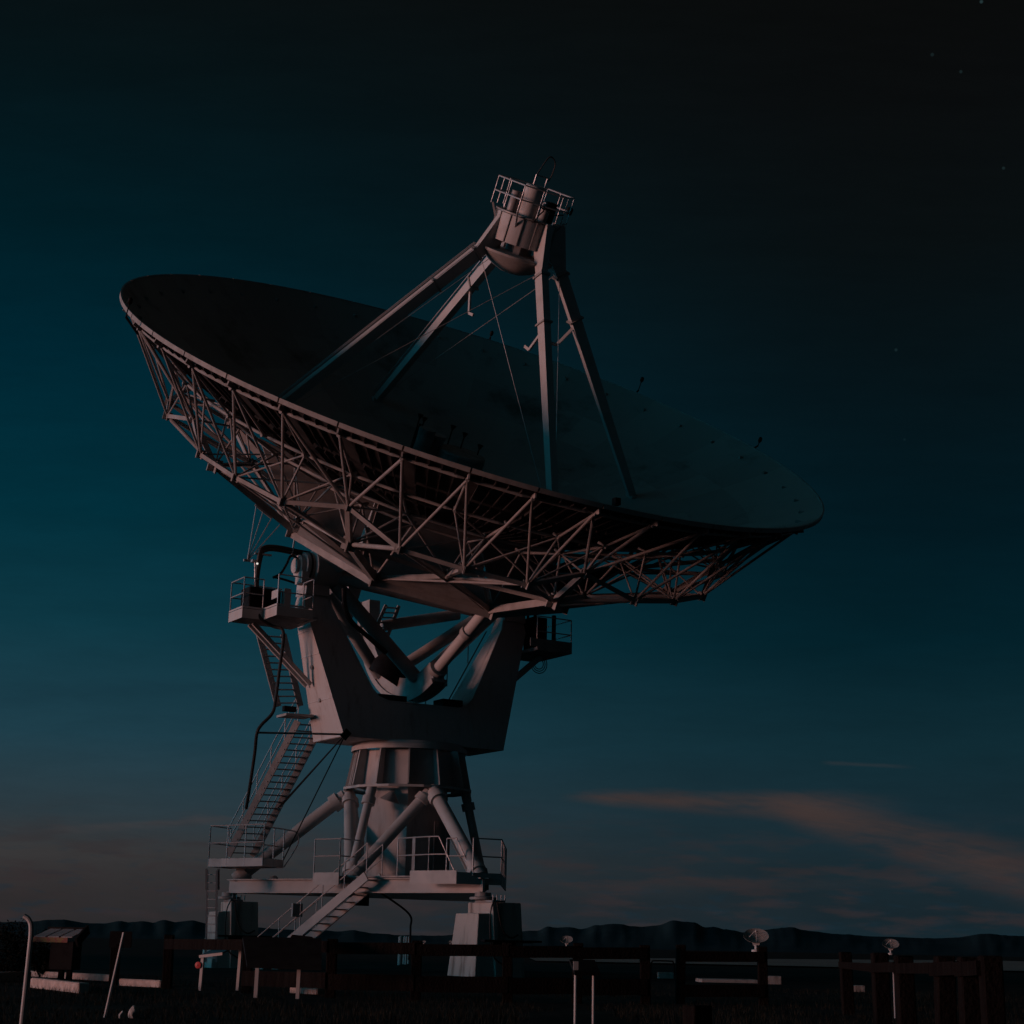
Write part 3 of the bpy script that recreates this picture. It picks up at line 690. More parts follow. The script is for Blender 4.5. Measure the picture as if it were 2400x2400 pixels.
# ---- stairs on the left: two flights with a landing
def flight(name, la, lb, ra, rb, nst, parent, rails, depth=.20, tread=.24, mt=PAINT, sw=.06):
    mb = MB()
    mb.beam(la, lb, sw, depth); mb.beam(ra, rb, sw, depth); s_ = mb.build(name, mt, parent, smooth=0)
    mb = MB()
    for i in range(nst):
        k = (i+.5)/nst; mb.beam(la.lerp(lb, k), ra.lerp(rb, k), tread, .035)
    build_sep(mb, 'tread', GREY, s_, smooth=0)
    if rails:
        mb = MB()
        for (p, q) in ((la, lb), (ra, rb)):
            for hh in rails: mb.tube(p+V((0, 0, hh)), q+V((0, 0, hh)), .02, None, 6)
            for i in range(6): c = p.lerp(q, i/5); mb.tube(c, c+V((0, 0, rails[0])), .018, None, 6)
        mb.build('handrail', GALV, s_)
    return s_
f1 = flight('stair_flight', pb(534, 2006, -3.2), pb(698, 1690, -1.5), pb(592, 2008, -3.2), pb(757, 1694, -1.5), 21, yoke, (1.0, .52), .24, .16, GREY)
f2 = flight('stair_flight', pb(652, 1656, -1.5), pb(606, 1482, -1.5), pb(704, 1655, -1.5), pb(664, 1486, -1.5), 11, yoke, None, .22, .14, GREY)
mb = MB(); c0, c1 = pb(648, 1682, -1.4), pb(712, 1686, -1.4)
mb.hexa([c0, c1, c1+V((0, -.8, 0)), c0+V((0, -.8, 0))], [q+V((0, 0, .08)) for q in (c0, c1, c1+V((0, -.8, 0)), c0+V((0, -.8, 0)))])
mb.build('stair_landing', PAINT_T, yoke)
MB().box(c0+V((.15, -.3, .22)), c0+V((.6, -.1, .4))).build('junction_box', DARKBOX, yoke)
mb = MB()
mb.tube(pb(602, 1717, .9), loc(-3.1, 1.22, 7.66), .035, None, 8); mb.build('support_rod', PAINT_T, yoke)
mb = MB(); hook = loc(-3.1, 1.24, 7.68)
for q in ((652, 1893, -1.2), (663, 2018, -2.2), (657, 1892, -1.)): mb.tube(hook, pb(*q), .022, None, 6)
mb.beam(hook-V((.1, 0, .15)), hook+V((.1, 0, .1)), .06, .25); build_sep(mb, 'tie_rod', DARKBOX, yoke)
# hanging black cables
MB().path(curve([pb(604, 1430, .5), pb(612, 1450, .62), pb(640, 1468, .7), pb(661, 1475, .9), pb(664, 1500, 1.), pb(655, 1570, 1.1), pb(646, 1640, 1.1), pb(638, 1672, 1.1), pb(612, 1700, 1.), pb(602, 1720, .9), pb(597, 1765, .5), pb(586, 1840, 0), pb(577, 1895, -.6)]), .055, 8).build('power_cable', BLACK, yoke)
for k in (0, .16):
    MB().path(curve([pb(602, 1425, .3-k), pb(602, 1360, .3-k), pb(609+k*20, 1300, .3-k), pb(620+k*30, 1284+k*25, .3-k), pb(650, 1283+k*30, .2-k), pb(700, 1293+k*30, .1), pb(740, 1300+k*25, 0)]), .085, 8).build('power_cable', BLACK, pl)
MB().path(curve([pb(640, 1354, .3), pb(658, 1344, .3), pb(672, 1322, .3), pb(682, 1303, .3), pb(700, 1310, .2), pb(725, 1320, .1), pb(755, 1321, .0)]), .045, 8).build('power_cable', BLACK, pl)
MB().path(curve([pb(640, 1352, .3), pb(665, 1358, .3), pb(690, 1366, .3)]), .04, 8).build('power_cable', BLACK, pl)
mb = MB().tube(pb(598, 1390, .2), pb(598, 1316, .2), .03, None, 8).beam(pb(590, 1314, .2), pb(606, 1318, .2), .14, .09).beam(pb(597, 1297, .25), pb(636, 1302, .25), .07, .06)
mb.tube(pb(690, 1265, .2), pb(684, 1302, .2), .03, None, 6); mb.build('cable_support', GALV, pl)
lm = MB().lathe([(.028, -.03), (.036, .0), (.028, .03), (.01, .04)], pb(603, 1321, .45), (0, -.9, -.1), 14).build('work_lamp', LAMP, pl)
lm['label'] = 'small lit white lamp'

# ---- pedestal, collar, braces, base triangle
def wl(x, y, z): return L(A0+V((x, y, z)))
mb = MB(); ND = 12
def ring(r, z, n=ND, ph=3.35): return [wl(r*math.cos(R(ph+i*360/n)), r*math.sin(R(ph+i*360/n)), z) for i in range(n)]
col_ = MB(); lo, hi = ring(2.18, 6.1), ring(1.93, 7.36); lo2, hi2 = ring(1.80, 6.14), ring(1.66, 7.34)
for i in range(ND):
    j = (i+1) % ND; col_.quad(lo2[i], lo2[j], hi2[j], hi2[i])
col_.f.append(tuple(range(len(col_.v), len(col_.v)+ND))); col_.v += lo2
collar = col_.build('collar', PAINT_Y, tel, smooth=0)
mb = MB()
for i in range(ND):
    d = (lo[i]-wl(0, 0, 6.1)).normalized(); mb.beam(lo[i]-d*.2, hi[i]-d*.2, .05, .42, d)
build_sep(mb, 'collar_fin', PAINT, collar, smooth=0)
mb = MB()
for a in (192, 200, 207, 212): q = [wl(r*math.cos(R(a)), r*math.sin(R(a)), z) for r, z in ((2.05, 6.15), (1.85, 7.32))]; mb.tube(q[0], q[1], .03, None, 6)
build_sep(mb, 'collar_pipe', PAINT, collar)
MB().lathe([(2.2, 6.02), (2.28, 6.02), (2.28, 6.1), (1.9, 6.1)], wl(0, 0, 0), (0, 0, 1), ND).build('collar_flange', PAINT, collar, smooth=0)
MB().lathe([(2.02, 7.34), (2.02, 7.5), (1.9, 7.52), (1.9, 7.62)], wl(0, 0, 0), (0, 0, 1), 48).build('azimuth_bearing', PAINT, collar)
tower = MB().prism(ring(1.56, 2.9, 6, -86.65), V((0, 0, 3.25))).build('pedestal_tower', PAINT_Y, tel, smooth=0)
MB().prism([wl(1.0, -1.3, 3.05), wl(1.5, -.45, 3.05), wl(1.5, -.45, 4.95), wl(1.0, -1.3, 4.95)], V((.02, -.02, 0))).build('tower_door', GREY, tower)
mb = MB().lathe([(.1, 0), (.3, -.25), (.34, -.3), (.3, -.3), (.09, -.05)], wl(-.42, -1.75, 5.85), (.2, -.25, 1), 20); mb.beam(wl(-.4, -1.45, 5.8), wl(-.4, -1.75, 5.85), .08, .08); mb.build('flood_lamp', GREY, tower)
RB = 6.1
def leg_xy(a, r=RB): return r*math.cos(R(a)), r*math.sin(R(a))
PA = (175, 297, 64)
corner = [leg_xy(a) for a in PA]; mid = [((corner[i][0]+corner[(i+1) % 3][0])/2, (corner[i][1]+corner[(i+1) % 3][1])/2) for i in range(3)]
for i in range(3):
    (x0, y0), (x1, y1) = corner[i], corner[(i+1) % 3]
    p, q = wl(x0, y0, 2.72), wl(x1, y1, 2.72)
    mb = MB().beam(p, q, .06, .42).beam(p+V((0, 0, .215)), q+V((0, 0, .215)), .34, .035).beam(p-V((0, 0, .215)), q-V((0, 0, .215)), .34, .035)
    mb.build('base_beam', PAINT, tel, smooth=0)
for i in range(3):
    cx0, cy0 = corner[i]; a = PA[i]
    nx, ny = leg_xy(a, 2.05)
    top = wl(nx, ny, 6.0)
    bots = [(cx0*.97, cy0*.97, 2.95, .23), (*mid[i], 2.95, .20), (*mid[(i+2) % 3], 2.95, .20)]
    for (bx, by, bz, r_) in bots:
        b = wl(bx, by, bz); d = b-top
        br = MB().tube(top+d*.04, b, r_, None, 18).build('leg_brace', PAINT, tel)
        build_sep(MB().tube(top+d*.09, top+d*.15, r_*1.35, None, 18).tube(top, top+d*.09, r_*.8, None, 14).tube(b-d*.10, b-d*.05, r_*1.3, None, 18), 'brace_collar', PAINT, br)
    mx, my = mid[i]; ma = math.degrees(math.atan2(my, mx))
    tx, ty = leg_xy(ma, 2.0); b = wl(mx, my, 2.95); top = wl(tx, ty, 6.05); d = b-top
    br = MB().tube(top+d*.06, b, .15, None, 16).build('leg_brace', PAINT, tel)
    build_sep(MB().tube(top+d*.12, top+d*.2, .23, None, 16).tube(b-d*.16, b-d*.08, .22, None, 16).tube(top, top+d*.1, .17, None, 12), 'brace_collar', PAINT, br)
    # jack and bracket over the pier
    c = wl(cx0, cy0, 0)
    MB().lathe([(.42, 2.28), (.42, 2.36), (.26, 2.38), (.26, 2.5)], c, (0, 0, 1), 16).build('pier_jack', GREY, tel)
MB().lathe([(.12, 0), (.15, .05), (.13, .2), (.04, .28)], wl(corner[0][0]+1.55, corner[0][1]-.8, 2.9), (.3, -1, .3), 14).build('flood_lamp', PAINT, tel)
# deck round the tower foot
u = V((corner[1][0]-corner[0][0], corner[1][1]-corner[0][1], 0)).normalized(); nrm = V((u.y, -u.x, 0))
def wv(v, z): return wl(v.x, v.y, z)
Mi = V((*mid[0], 0)); C1 = V((*corner[1], 0)); C2 = V((*corner[2], 0))
mb = MB()
poly = [Mi-u*1.0+nrm*.7, Mi+u*.1+nrm*.7, Mi+u*.1+nrm*.25, C1-u*2.3+nrm*.25, C1-u*2.3+nrm*.75, C1-u*.5+nrm*.75, C1+V((.55, .35, 0)), V((*mid[1], 0))+V((.75, .4, 0)), V((1.5, 2.2, 0)), V((-1.5, 2.0, 0)), Mi-u*1.0-nrm*.6]
mb.prism([wv(q, 2.97) for q in poly], (0, 0, .05)); deck = mb.build('deck', GREY, tel, smooth=0)
mb = MB()
def skirt(p, q, z0, z1): mb.beam(wv(p, (z0+z1)/2), wv(q, (z0+z1)/2), .03, z1-z0)
skirt(poly[0], poly[1], 2.72, 3.12); skirt(poly[4], poly[5], 2.74, 3.15); skirt(poly[5], poly[6], 2.74, 3.1); skirt(poly[6], poly[7], 2.74, 3.1)
build_sep(mb, 'deck_skirt', PAINT, deck, smooth=0)
mb = MB()
rail(mb, [wv(poly[1], 3.0), wv(poly[0]+u*.02, 3.0)], 1.2, (.65,), every=.9)
rail(mb, [wv(poly[1], 3.), wv(Mi+u*.1-nrm*.5, 3.)], 1.2, (.65,)); rail(mb, [wv(poly[3]-u*.9, 3.), wv(C1-u*1.6+nrm*.73, 3.0)], 1.2, (.65,), every=1.6)
for dd_ in (0, .95):
    p = C1-u*1.6+nrm*(.73-dd_); q = C1-u*.55+nrm*(.73-dd_)
    for h0 in (1.2, .65): mb.tube(wv(p, 3+h0), wv(p.lerp(q, .35 if h0 > 1 else .68), 3+h0), .022, None, 6)
    mb.tube(wv(p.lerp(q, .35), 4.2), wv(q, 3.05), .022, None, 6); mb.tube(wv(p, 3), wv(p, 4.2), .022, None, 6)
build_rail0 = mb.build('deck_railing', GALV, deck); mb = MB()
rail(mb, [wv(poly[5]+V((.5, .2, 0)), 3.), wv(poly[6], 3.), wv(poly[7], 3.0)], 1.15, (.6,), every=1.1)
build_rail = mb.build('deck_railing', GALV, deck)
MB().box(wv(C1-u*3.2-nrm*.5, 3.02), wv(C1-u*2.8-nrm*.9, 4.3)).build('control_cabinet', GREY, deck)
MB().path(curve([wv(Mi+u*1.1, 2.6), at(957, 2140, 57)*0+L(at(957, 2140, 57)), L(at(962, 2175, 57)), L(at(960, 2215, 57)), L(at(958, 2250, 57))]), .035, 8).build('ground_cable', BLACK, deck)
mb = MB().box(wv(Mi+V((.1, .3, 0)), 2.1), wv(Mi+V((.55, .7, 0)), 2.55)); mb.build('junction_box', DARKBOX, deck)
# stairs to the deck
s0 = L(at(858, 2070, 54.9)); s1 = L(at(600, 2272, 57.2)); wv_ = Ri @ V((.56, .83, 0))*.8
s0.z = 3.0
ls = flight('stair_flight', s1, s0, s1+wv_, s0+wv_, 13, tel, (1.05, .6), .30, .26)
MB().box(s1.lerp(s0, .36)+V((-.18, -.1, .62)), s1.lerp(s0, .36)+V((.18, .0, 1.05))).build('notice_plate', GREY, ls)
# lower left platform with ladder to the ground
q0 = at(488, 2032, 57.9); q1 = at(615, 2034, 56.4); q2 = at(662, 2038, 57.7); q3 = q0+(q2-q1)
q1.z = q2.z = q3.z = q0.z
lp = [L(q) for q in (q0, q1, q2, q3)]
lplat = MB().hexa([p+V((0, 0, .02)) for p in lp], [p+V((0, 0, .08)) for p in lp]).build('lower_platform', GREY, yoke)
mb = MB()
for i in range(4): mb.beam(lp[i]+V((0, 0, .14)), lp[(i+1) % 4]+V((0, 0, .14)), .03, .27)
build_sep(mb, 'toe_board', PAINT, lplat)
mb = MB(); rail(mb, [lp[1], lp[0], lp[3]], 1.38, (.8,)); rail(mb, [lp[1], lp[2]], 1.3, (.7,), every=.6)
e = lp[2]; ex = (lp[2]-lp[1]).normalized()
mb.path(curve([e+V((0, 0, 1.3)), e+ex*.9+V((0, 0, 1.25)), e+ex*1.05+V((0, 0, .95)), e+ex*.7+V((0, 0, .55)), e+ex*.1+V((0, 0, .05))]), .022, 6)
mb.build('platform_railing', GALV, lplat)
la, lb_ = L(at(487, 2040, 57.6)), L(at(508, 2040, 57.3)); g0, g1 = L(at(482, 2255, 57.6)), L(at(507, 2255, 57.3))
lad = MB().beam(la, g0, .04, .07).beam(lb_, g1, .04, .07); 
for i in range(11): lad.tube(la.lerp(g0, (i+.5)/11), lb_.lerp(g1, (i+.5)/11), .018, None, 6)
lad.build('ladder', GALV, lplat)
mb = MB()
for x0 in (484, 512): mb.beam(L(at(x0, 2036, 57.4)), L(at(x0, 2085, 57.4)), .1 if x0 == 484 else .18, .06)
build_sep(mb, 'ladder_cage', GREY, lplat)

# ================================================================ concrete piers
PIER_L = ('tall concrete pier at the left, under the ladder side of the telescope', 'stained concrete pier nearest the viewer with black hoses, right under the telescope', 'concrete pier half hidden behind the nearest pier of the telescope')
for i in range(3):
    x, y = corner[i]; rot = R(PA[i])-R(90) if i else R(205)
    rot = (R(22), R(31), R(40))[i]
    pe = empty('concrete_pier', A0+V((x, y, 0)), rot, PIER_L[i], 'concrete pier', 'concrete piers under the telescope')
    pe.scale = (.84, .86, 1)
    a = .78 if i else .72
    mb = MB()
    mb.hexa([(-a*1.12, -1.0, -.1), (a*.25, -1.0, -.1), (a*.25, 1.0, -.1), (-a*1.12, 1.0, -.1)], [(-a*.85, -.82, 1.86), (a*.1, -.82, 1.86), (a*.1, .82, 1.86), (-a*.85, .82, 1.86)])
    mb.build('pier_step', CONC, pe, bevel=.02)
    mb = MB().hexa([(-a*.05, -1.08, -.1), (a*1.55, -1.08, -.1), (a*1.55, 1.0, -.1), (-a*.05, 1.0, -.1)], [(-a*.18, -.9, 2.2), (a*1.4, -.9, 2.2), (a*1.4, .85, 2.2), (-a*.18, .85, 2.2)])
    mb.build('pier_block', CONC, pe, bevel=.025)
    MB().box((-a*.2, -.93, 2.2), (a*.5, .3, 2.26)).build('cap_plate', GREY, pe)
    mb = MB()
    for q in (-.05, .12, .3, .46): mb.tube((q, -.8, 2.24), (q, -.8, 2.42), .02, None, 6)
    build_sep(mb, 'anchor_bolt', GALV, pe)
    MB().beam((-a*.9, -1.22, 1.05), (a*2.2, -1.22, 1.05), .3, .06).beam((-a*.3, -1.16, 1.0), (a*.9, -1.16, .98), .1, .14).build('pier_ledge', DARKBOX, pe)
    if i < 2:
        MB().path(curve([(-.1, -.98, 2.3), (-.32, -1.1, 1.9), (-.34, -1.14, 1.2), (-.2, -1.16, .6), (.2, -1.18, .35), (.5, -1.18, .2)]), .025, 6).build('hose', BLACK, pe)
        MB().path(curve([(.0, -1.0, 2.2), (.12, -1.02, 1.7), (.3, -1.05, 1.3), (.6, -1.08, 1.15), (.9, -1.05, 1.25)]), .025, 6).build('hose', BLACK, pe)

# ================================================================ distant antennas
EF = R(56); NF = V((0, -math.cos(EF), math.sin(EF))); WF = V((0, math.sin(EF), math.cos(EF)))
def far_antenna(px, py, w_px, label):
    Y = 25/(w_px/FPX); s_ = 1.; gp_ = at(px, py, Y)
    nn, ww = NF, WF
    r = empty('distant_antenna', (gp_.x, Y, 0), R(-6), label, 'radio telescope', 'white dish antennas far out on the plain')
    k = MB(); C_ = V((0, -3.4, 16.2))
    def DD(r_, a, d): a = R(a); return C_+r_*(math.cos(a)*ee+math.sin(a)*ww)-d*nn
    pr2 = [(.01, -4.3), (4, -3.9), (8, -2.55), (12.5, 0), (12.5, -.3), (8.6, -3.4), (4.5, -5.2), (.01, -5.6)]
    MB().lathe(pr2, C_, nn, 40).build('dish', FEEDW, r)
    mb = MB()
    for a in (0, 90, 180, 270): mb.tube(DD(7.6, a, 2.7), DD(1.2, a, -5.), .25, None, 6)
    mb.lathe([(1.1, 4.5), (1.1, 6.3), (.01, 6.4)], C_, nn, 14); mb.build('feed_leg', PAINT, r)
    MB().hexa([(-3, -1.2, 6.8), (3, -1.2, 6.8), (3, 1.2, 6.8), (-3, 1.2, 6.8)], [(-4.4, -.6, 11.5), (4.4, -.6, 11.5), (4.4, .6, 11.5), (-4.4, .6, 11.5)]).build('yoke', PAINT, r)
    MB().lathe([(4.8, 0), (4.6, 2.4), (1.6, 2.9), (1.5, 5.8), (2.2, 6.), (1.9, 7.)], (0, 0, 0), (0, 0, 1), 16).build('pedestal', PAINT, r)
    return r
far_antenna(1772, 2205, 57, 'largest far white dish antenna, in front of the hills at right')
far_antenna(1328, 2205, 29, 'small far white dish antenna above the fence rail, right of the telescope')
far_antenna(2087, 2215, 38, 'far white dish antenna above the rail of the fence at the right edge')
far_antenna(993, 2210, 10, 'tiny far white dish between the telescope piers, nearer the middle post')
far_antenna(1055, 2208, 11, 'tiny far white dish just left of the nearest concrete pier')

# ================================================================ fences
def fence(name, label, posts, rails, pw=.16, ph=.98, cap=0, group=None):
    pts = [at(x, 2240, Y) for x, Y in posts]; o = V((pts[0].x, pts[0].y, 0))
    r = empty(name, o, 0, label, 'fence', group)
    for p, (x, Y) in zip(pts, posts):
        q = V((p.x, p.y, 0))-o; w = pw/2; hh = ph*(1+random.uniform(-.02, .02)); t_ = random.uniform(-.03, .03)
        MB().hexa([q+V((-w, -w, -.15)), q+V((w, -w, -.15)), q+V((w, w, -.15)), q+V((-w, w, -.15))], [q+V((-w+t_, -w, hh)), q+V((w+t_, -w, hh)), q+V((w+t_, w, hh)), q+V((-w+t_, w, hh))]).build('fence_post', WOOD, r, bevel=.012)
    for (i, j, z, hh) in rails:
        a, b = V((pts[i].x, pts[i].y, 0))-o, V((pts[j].x, pts[j].y, 0))-o
        d = (b-a).normalized(); off = V((d.y, -d.x, 0))*(pw/2+.024)
        MB().beam(a+off+V((0, 0, z-.01)), b+off+V((0, 0, z+.012)), .045, hh).build('fence_rail', WOOD, r, smooth=0)
    return r
FG = 'dark timber fences between the viewer and the telescope'
pp = [(272, 34.5), (397, 32.6), (582, 30.6), (778, 29.2), (977, 28.8), (1192, 28.8), (1352, 29.0), (1513, 29.2)]
fence('wooden_fence', 'long dark post and rail fence crossing in front of the telescope', pp, [(i, i+1, .82, .19) for i in range(1, 7)]+[(i, i+1, .27, .26) for i in range(2, 7)], .17, group=FG)
fence('wooden_fence', 'short dark fence section of two posts right of the gap', [(1592, 29.4), (1787, 29.6)], [(0, 1, .80, .17), (0, 1, .24, .2)], .16, group=FG)
fence('wooden_fence', 'dark fence at the right edge with thick uneven posts and a sagging rail', [(1985, 26), (2064, 19), (2122, 17.5), (2208, 16), (2268, 15.2), (2322, 14.6)], [(0, 1, .74, .09), (1, 2, .76, .1), (2, 3, .77, .1), (3, 4, .78, .12), (4, 5, .79, .12)], .17, .9, group=FG)

# ================================================================ small things in the foreground
def thing1(name, label, cat, mb, mt, loc_, group=None, rz=0, **kw):
    o = mb.build(name, mt, **kw); o.location = loc_; o.rotation_euler.z = rz; return tag(o, label, cat, group)
def on(x, Y): p = at(x, 2300, Y); return V((p.x, Y, ground_h(p.x, Y)))
SG = 'low signs on slanted panels by the fence'
# slanted sign with red disc
r = empty('information_sign', on(470, 31.6), R(-18), 'slanted glossy sign on white posts with a red disc, left of the broad dark one', 'sign', SG)
MB().beam((0, 0, -.1), (.02, 0, .62), .055, .055).build('leg', PAINT, r); MB().beam((.38, .75, -.1), (.4, .75, .75), .055, .055).build('leg', PAINT, r)
MB().hexa([(-.02, -.03, .60), (.44, -.03, .66), (.46, .8, .86), (.0, .8, .80)], [(-.02, -.04, .63), (.44, -.04, .69), (.46, .79, .89), (.0, .79, .83)]).build('sign_panel', PANELM, r)
MB().beam((-.03, -.05, .60), (.44, -.05, .66), .03, .05).build('panel_edge', PAINT, r)
MB().lathe([(.06, 0), (.06, .02), (.01, .025)], (-.05, -.03, .45), (0, -1, 0), 16).build('reflector', REDM, r)
# broad dark sign
r = empty('information_sign', on(648, 28.4), R(-2), 'broad dark slanted sign seen from its back, on two white posts', 'sign', SG)
for x in (-.33, .36): MB().beam((x, .0, -.1), (x, .02, .55), .06, .06).build('leg', PAINT, r)
MB().hexa([(-.66, .30, .92), (.66, .30, .92), (.78, -.35, .46), (-.44, -.35, .48)], [(-.66, .32, .97), (.66, .32, .97), (.78, -.33, .51), (-.44, -.33, .53)]).build('sign_panel', DARKBOX, r)
MB().hexa([(.1, .33, .90), (.55, .33, .88), (.5, .36, .99), (.16, .36, 1.02)], [(.1, .40, .90), (.55, .40, .88), (.5, .40, .99), (.16, .40, 1.02)]).build('panel_hood', DARKBOX, r)
# narrow sign near the middle
r = empty('information_sign', on(1371, 20.6), R(10), 'narrow dark sign on two thin white posts with a small white tag', 'sign', SG)
for x in (-.115, .105): MB().tube((x, 0, -.1), (x, 0, .63), .018, None, 10).build('leg', PAINT, r)
MB().hexa([(-.15, -.10, .58), (.16, -.10, .58), (.16, .2, .72), (-.15, .2, .72)], [(-.15, -.11, .62), (.16, -.11, .62), (.16, .19, .76), (-.15, .19, .76)]).build('sign_panel', DARKBOX, r)
MB().box((-.17, -.125, .64), (-.11, -.115, .74)).build('white_tag', PAINT, r)
# kiosk at left
r = empty('notice_kiosk', on(140, 36), R(-12), 'low dark notice kiosk with a glossy slatted roof and faded notices', 'kiosk')
MB().box((-.18, -.2, .25), (.34, .2, .82)).build('cabinet', DARKBOX, r, bevel=.01)
MB().beam((.02, .0, -.1), (.02, 0, .3), .1, .1).beam((.2, .0, -.1), (.2, 0, .3), .1, .1).build('leg', WOOD, r)
for i in range(3):
    MB().hexa([(-.55+i*.30, -.22, .90), (-.30+i*.30, -.22, .90), (-.18+i*.30, .25, 1.06), (-.43+i*.30, .25, 1.06)], [(-.55+i*.30, -.22, .92), (-.30+i*.30, -.22, .92), (-.18+i*.30, .25, 1.08), (-.43+i*.30, .25, 1.08)]).build('roof_sheet', GLASSY, r)
MB().beam((-.5, .27, 1.09), (.42, .27, 1.09), .05, .05).beam((.40, -.2, .8), (.42, .25, 1.08), .05, .2).build('roof_frame', DARKBOX, r)
MB().box((-.6, -.215, .80), (.2, -.205, .9)).build('notice_strip', POSTER, r)
# poles
o = MB().path(curve([(0, 0, -.3), (.005, 0, .3), (.012, 0, .72), (.012, 0, .92), (-.01, 0, .985), (-.045, 0, 1.01)]), .0165, 10)
thing1('bent_pole', 'pale bent pipe pole close to the left edge', 'pole', o, PAINT, on(58, 11.6))
o = MB().tube((0, 0, -.1), (.16, .02, .97), .017, None, 8)
thing1('leaning_pole', 'thin pale pole leaning to the right in front of a dark post', 'pole', o, PAINT, on(249, 20.4))
o = MB().tube((0, 0, 0), (0, 0, .78), .014, None, 8)
thing1('thin_pole', 'thin grey pole standing beside the thick posts at right', 'pole', o, GALV, on(2095, 25))
r = empty('back_of_sign', on(276, 34.2), 0, 'dark square board on the leftmost fence post', 'sign board')
MB().box((-.19, -.16, .72), (.24, -.11, 1.03)).build('board', DARKBOX, r); MB().beam((-.02, -.13, -.1), (-.02, -.13, .8), .12, .05).build('leg', WOOD, r)
# kerb stones
KG = 'low concrete kerb pieces lying on the grass'
def kerb(x0, Y0, x1, Y1, lab, hh=.16):
    a, b = on(x0, Y0), on(x1, Y1); d = b-a; d.z = 0
    mb = MB().beam((0, 0, hh/2-.03), d+V((0, 0, hh/2-.03)), .2, hh)
    o = mb.build('kerb', KERB, bevel=.02); o.location = (a.x, a.y, ground_h(a.x, a.y)); return tag(o, lab, 'kerb', KG)
kerb(-30, 34.5, 62, 36.5, 'thick pale kerb piece cut off by the left edge of the view', .22)
kerb(68, 40, 265, 37.5, 'long pale kerb piece behind the kiosk, ending at the leaning pole', .15)
kerb(84, 31.5, 198, 28.6, 'short pale kerb piece nearest the viewer, under the kiosk', .2)
kerb(278, 34.2, 385, 33.3, 'pale kerb piece between the two leftmost fence posts', .16)
kerb(690, 31.3, 755, 30.6, 'short kerb piece right of the broad dark sign', .14)
kerb(1655, 18.6, 1765, 18.0, 'reddish kerb end at the bottom edge beside a stub post', .12)
for (x, Y, s_, lab) in ((292, 20.2, .05, 'small pale upright stone in the foreground grass, the left of two'), (318, 20.4, .075, 'rounder pale stone in the foreground grass, the right of two')):
    bm = bmesh.new(); bmesh.ops.create_icosphere(bm, subdivisions=3, radius=s_)
    for v in bm.verts: v.co *= 1+.35*noise.noise(v.co*22+V((x, 0, 0))); v.co.z *= 1.15; v.co.x *= .8
    mb = MB(); mb.v = [v.co.copy() for v in bm.verts]; mb.f = [tuple(v.index for v in f.verts) for f in bm.faces]; bm.free()
    thing1('stone', lab, 'stone', mb, STONE, on(x, Y)+V((0, 0, s_*.6)), 'pale stones in the grass')
o = MB().box((-.13, -.1, -.1), (.13, .1, .34))
thing1('stub_post', 'short square timber stub at the bottom edge', 'post', o, WOOD, on(1634, 18.3), rz=R(35), bevel=.012)
# white bollards behind the fence
for i, (x, Y) in enumerate(((936, 76), (945, 80), (950, 78), (956, 82))):
    o = MB().lathe([(.06 if i else .11, -.1), (.06 if i else .11, 1.2), (.04, 1.26), (.01, 1.27)], (0, 0, 0), (0, 0, 1), 14)
    thing1('bollard', 'stout pale bollard, the thickest of four under the telescope' if i == 0 else 'thin pale bollard in the cluster under the telescope', 'bollard', o, PAINT, on(x, Y), 'pale bollards under the telescope')
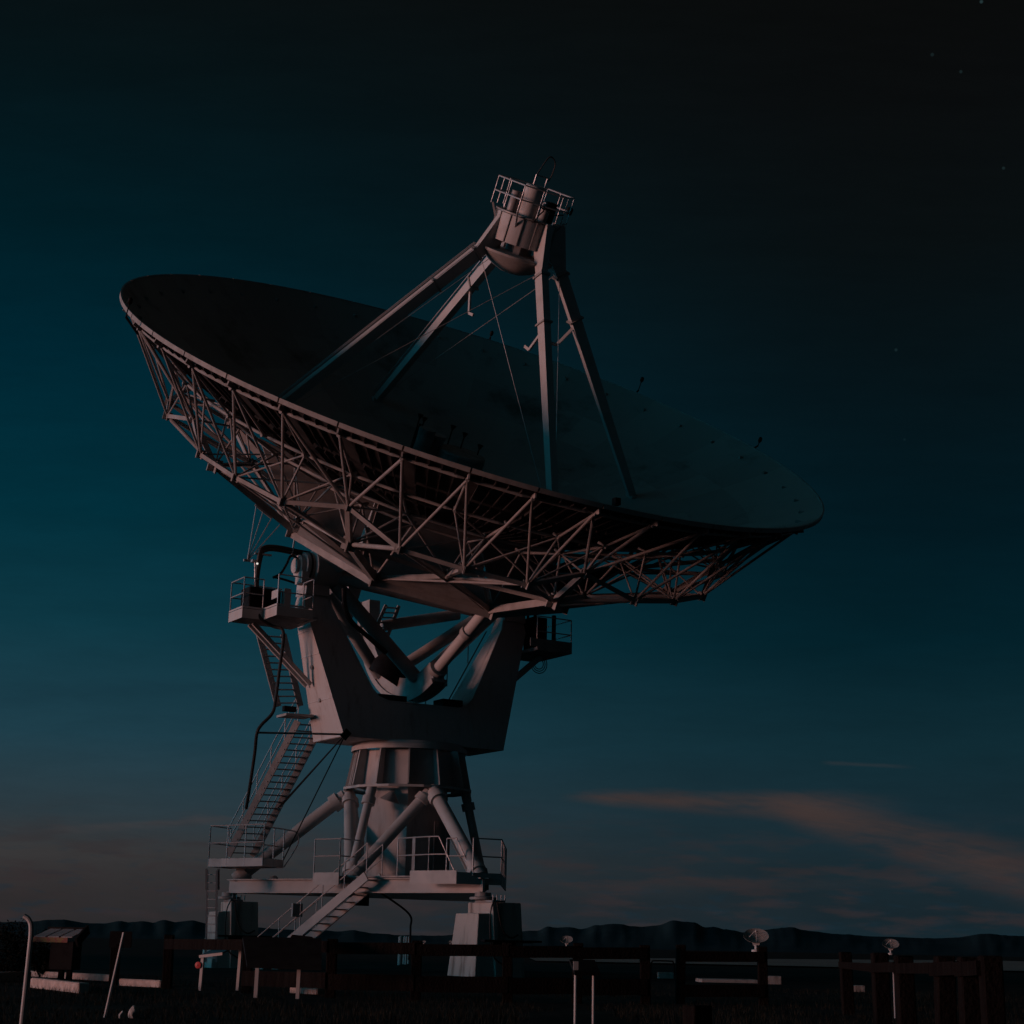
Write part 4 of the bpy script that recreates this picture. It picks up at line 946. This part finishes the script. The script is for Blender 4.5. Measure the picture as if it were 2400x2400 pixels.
# pipe hoop and slabs behind the right fence
o = MB().path(curve([(-.42, 0, -.1), (-.42, 0, .3), (-.38, 0, .44), (-.3, 0, .48), (.3, 0, .48), (.38, 0, .44), (.42, 0, .3), (.42, 0, -.1)], 6), .025, 8)
thing1('pipe_hoop', 'low dark bent pipe hoop in the gap between the fences', 'barrier', o, DARKBOX, on(1553, 62))
def slab(x, Y, w, d, hh, lab, mt=CONC):
    thing1('concrete_slab', lab, 'slab', MB().box((-w/2, -d/2, -.1), (w/2, d/2, hh)), mt, on(x, Y), 'pale slabs lying behind the fence', bevel=.02)
slab(1705, 52, 1.75, 1.6, .10, 'wide pale slab seen through the short fence section')
slab(1812, 50, .42, .5, .22, 'small pale block right of the short fence section')
slab(1560, 56, .5, .5, .2, 'small bluish block beneath the pipe hoop')
slab(2000, 42, .5, .4, .16, 'small pale block behind the uneven fence at right')

# shrubs: dark masses at the left edge
def shrub(x, Y, w, hh, lab, n=900):
    r = empty('shrub', on(x, Y), 0, lab, 'shrub', 'dark shrubs at the left edge'); mb = MB()
    clumps = [(random.gauss(0, w*.30), random.gauss(0, w*.25), random.uniform(.12, .85)*hh, random.uniform(.10, .22)*w) for _ in range(20)]
    for _ in range(n*3):
        cx1, cy1, cz1, cr = random.choice(clumps); d = V((random.gauss(0, 1), random.gauss(0, 1), random.gauss(0, 1))).normalized()*cr*random.uniform(.55, 1.1)
        p = V((cx1, cy1, max(.03, cz1)))+d; p.z = max(.02, p.z); s_ = random.uniform(.02, .045)
        a = V((random.gauss(0, 1), random.gauss(0, 1), random.gauss(0, .6))).normalized(); b = a.orthogonal().normalized()
        mb.quad(p-a*s_, p-b*s_*.5, p+a*s_, p+b*s_*.5)
    mb.build('foliage', LEAFM, r, smooth=0)
    mb = MB()
    for c in clumps[:9]: mb.tube((0, 0, -.05), (c[0], c[1], c[2]), .018, .008, 5)
    mb.build('stem', WOOD, r)
shrub(18, 37, 1.5, 1.15, 'dark leafy shrub mass at the far left edge, above the thick kerb')
shrub(-30, 36, 1.5, 1.2, 'dark leafy shrub cut off by the left edge')
shrub(95, 39.5, .6, .7, 'small dark shrub behind the notice kiosk')

# grass: short dry blades
mb = MB()
for _ in range(46000):
    Y = 15+28*random.random()**1.5; x = (random.random()-.5)*.68*Y
    if noise.noise((x*.5, Y*.5, 5)) < -.28: continue
    z = ground_h(x, Y); hh = random.uniform(.03, .085)*(1.3+.9*noise.noise((x*.3, Y*.3, 1))); w = random.uniform(.003, .006); t_ = random.uniform(0, 6.28)
    lx, ly = random.gauss(0, .03), random.gauss(0, .03)
    mb.quad((x-w*math.cos(t_), Y-w*math.sin(t_), z-.01), (x+w*math.cos(t_), Y+w*math.sin(t_), z-.01), (x+lx, Y+ly, z+hh))
tag(mb.build('grass', GRASSM, smooth=0), 'short dry grass over the foreground', 'grass', kind='stuff')
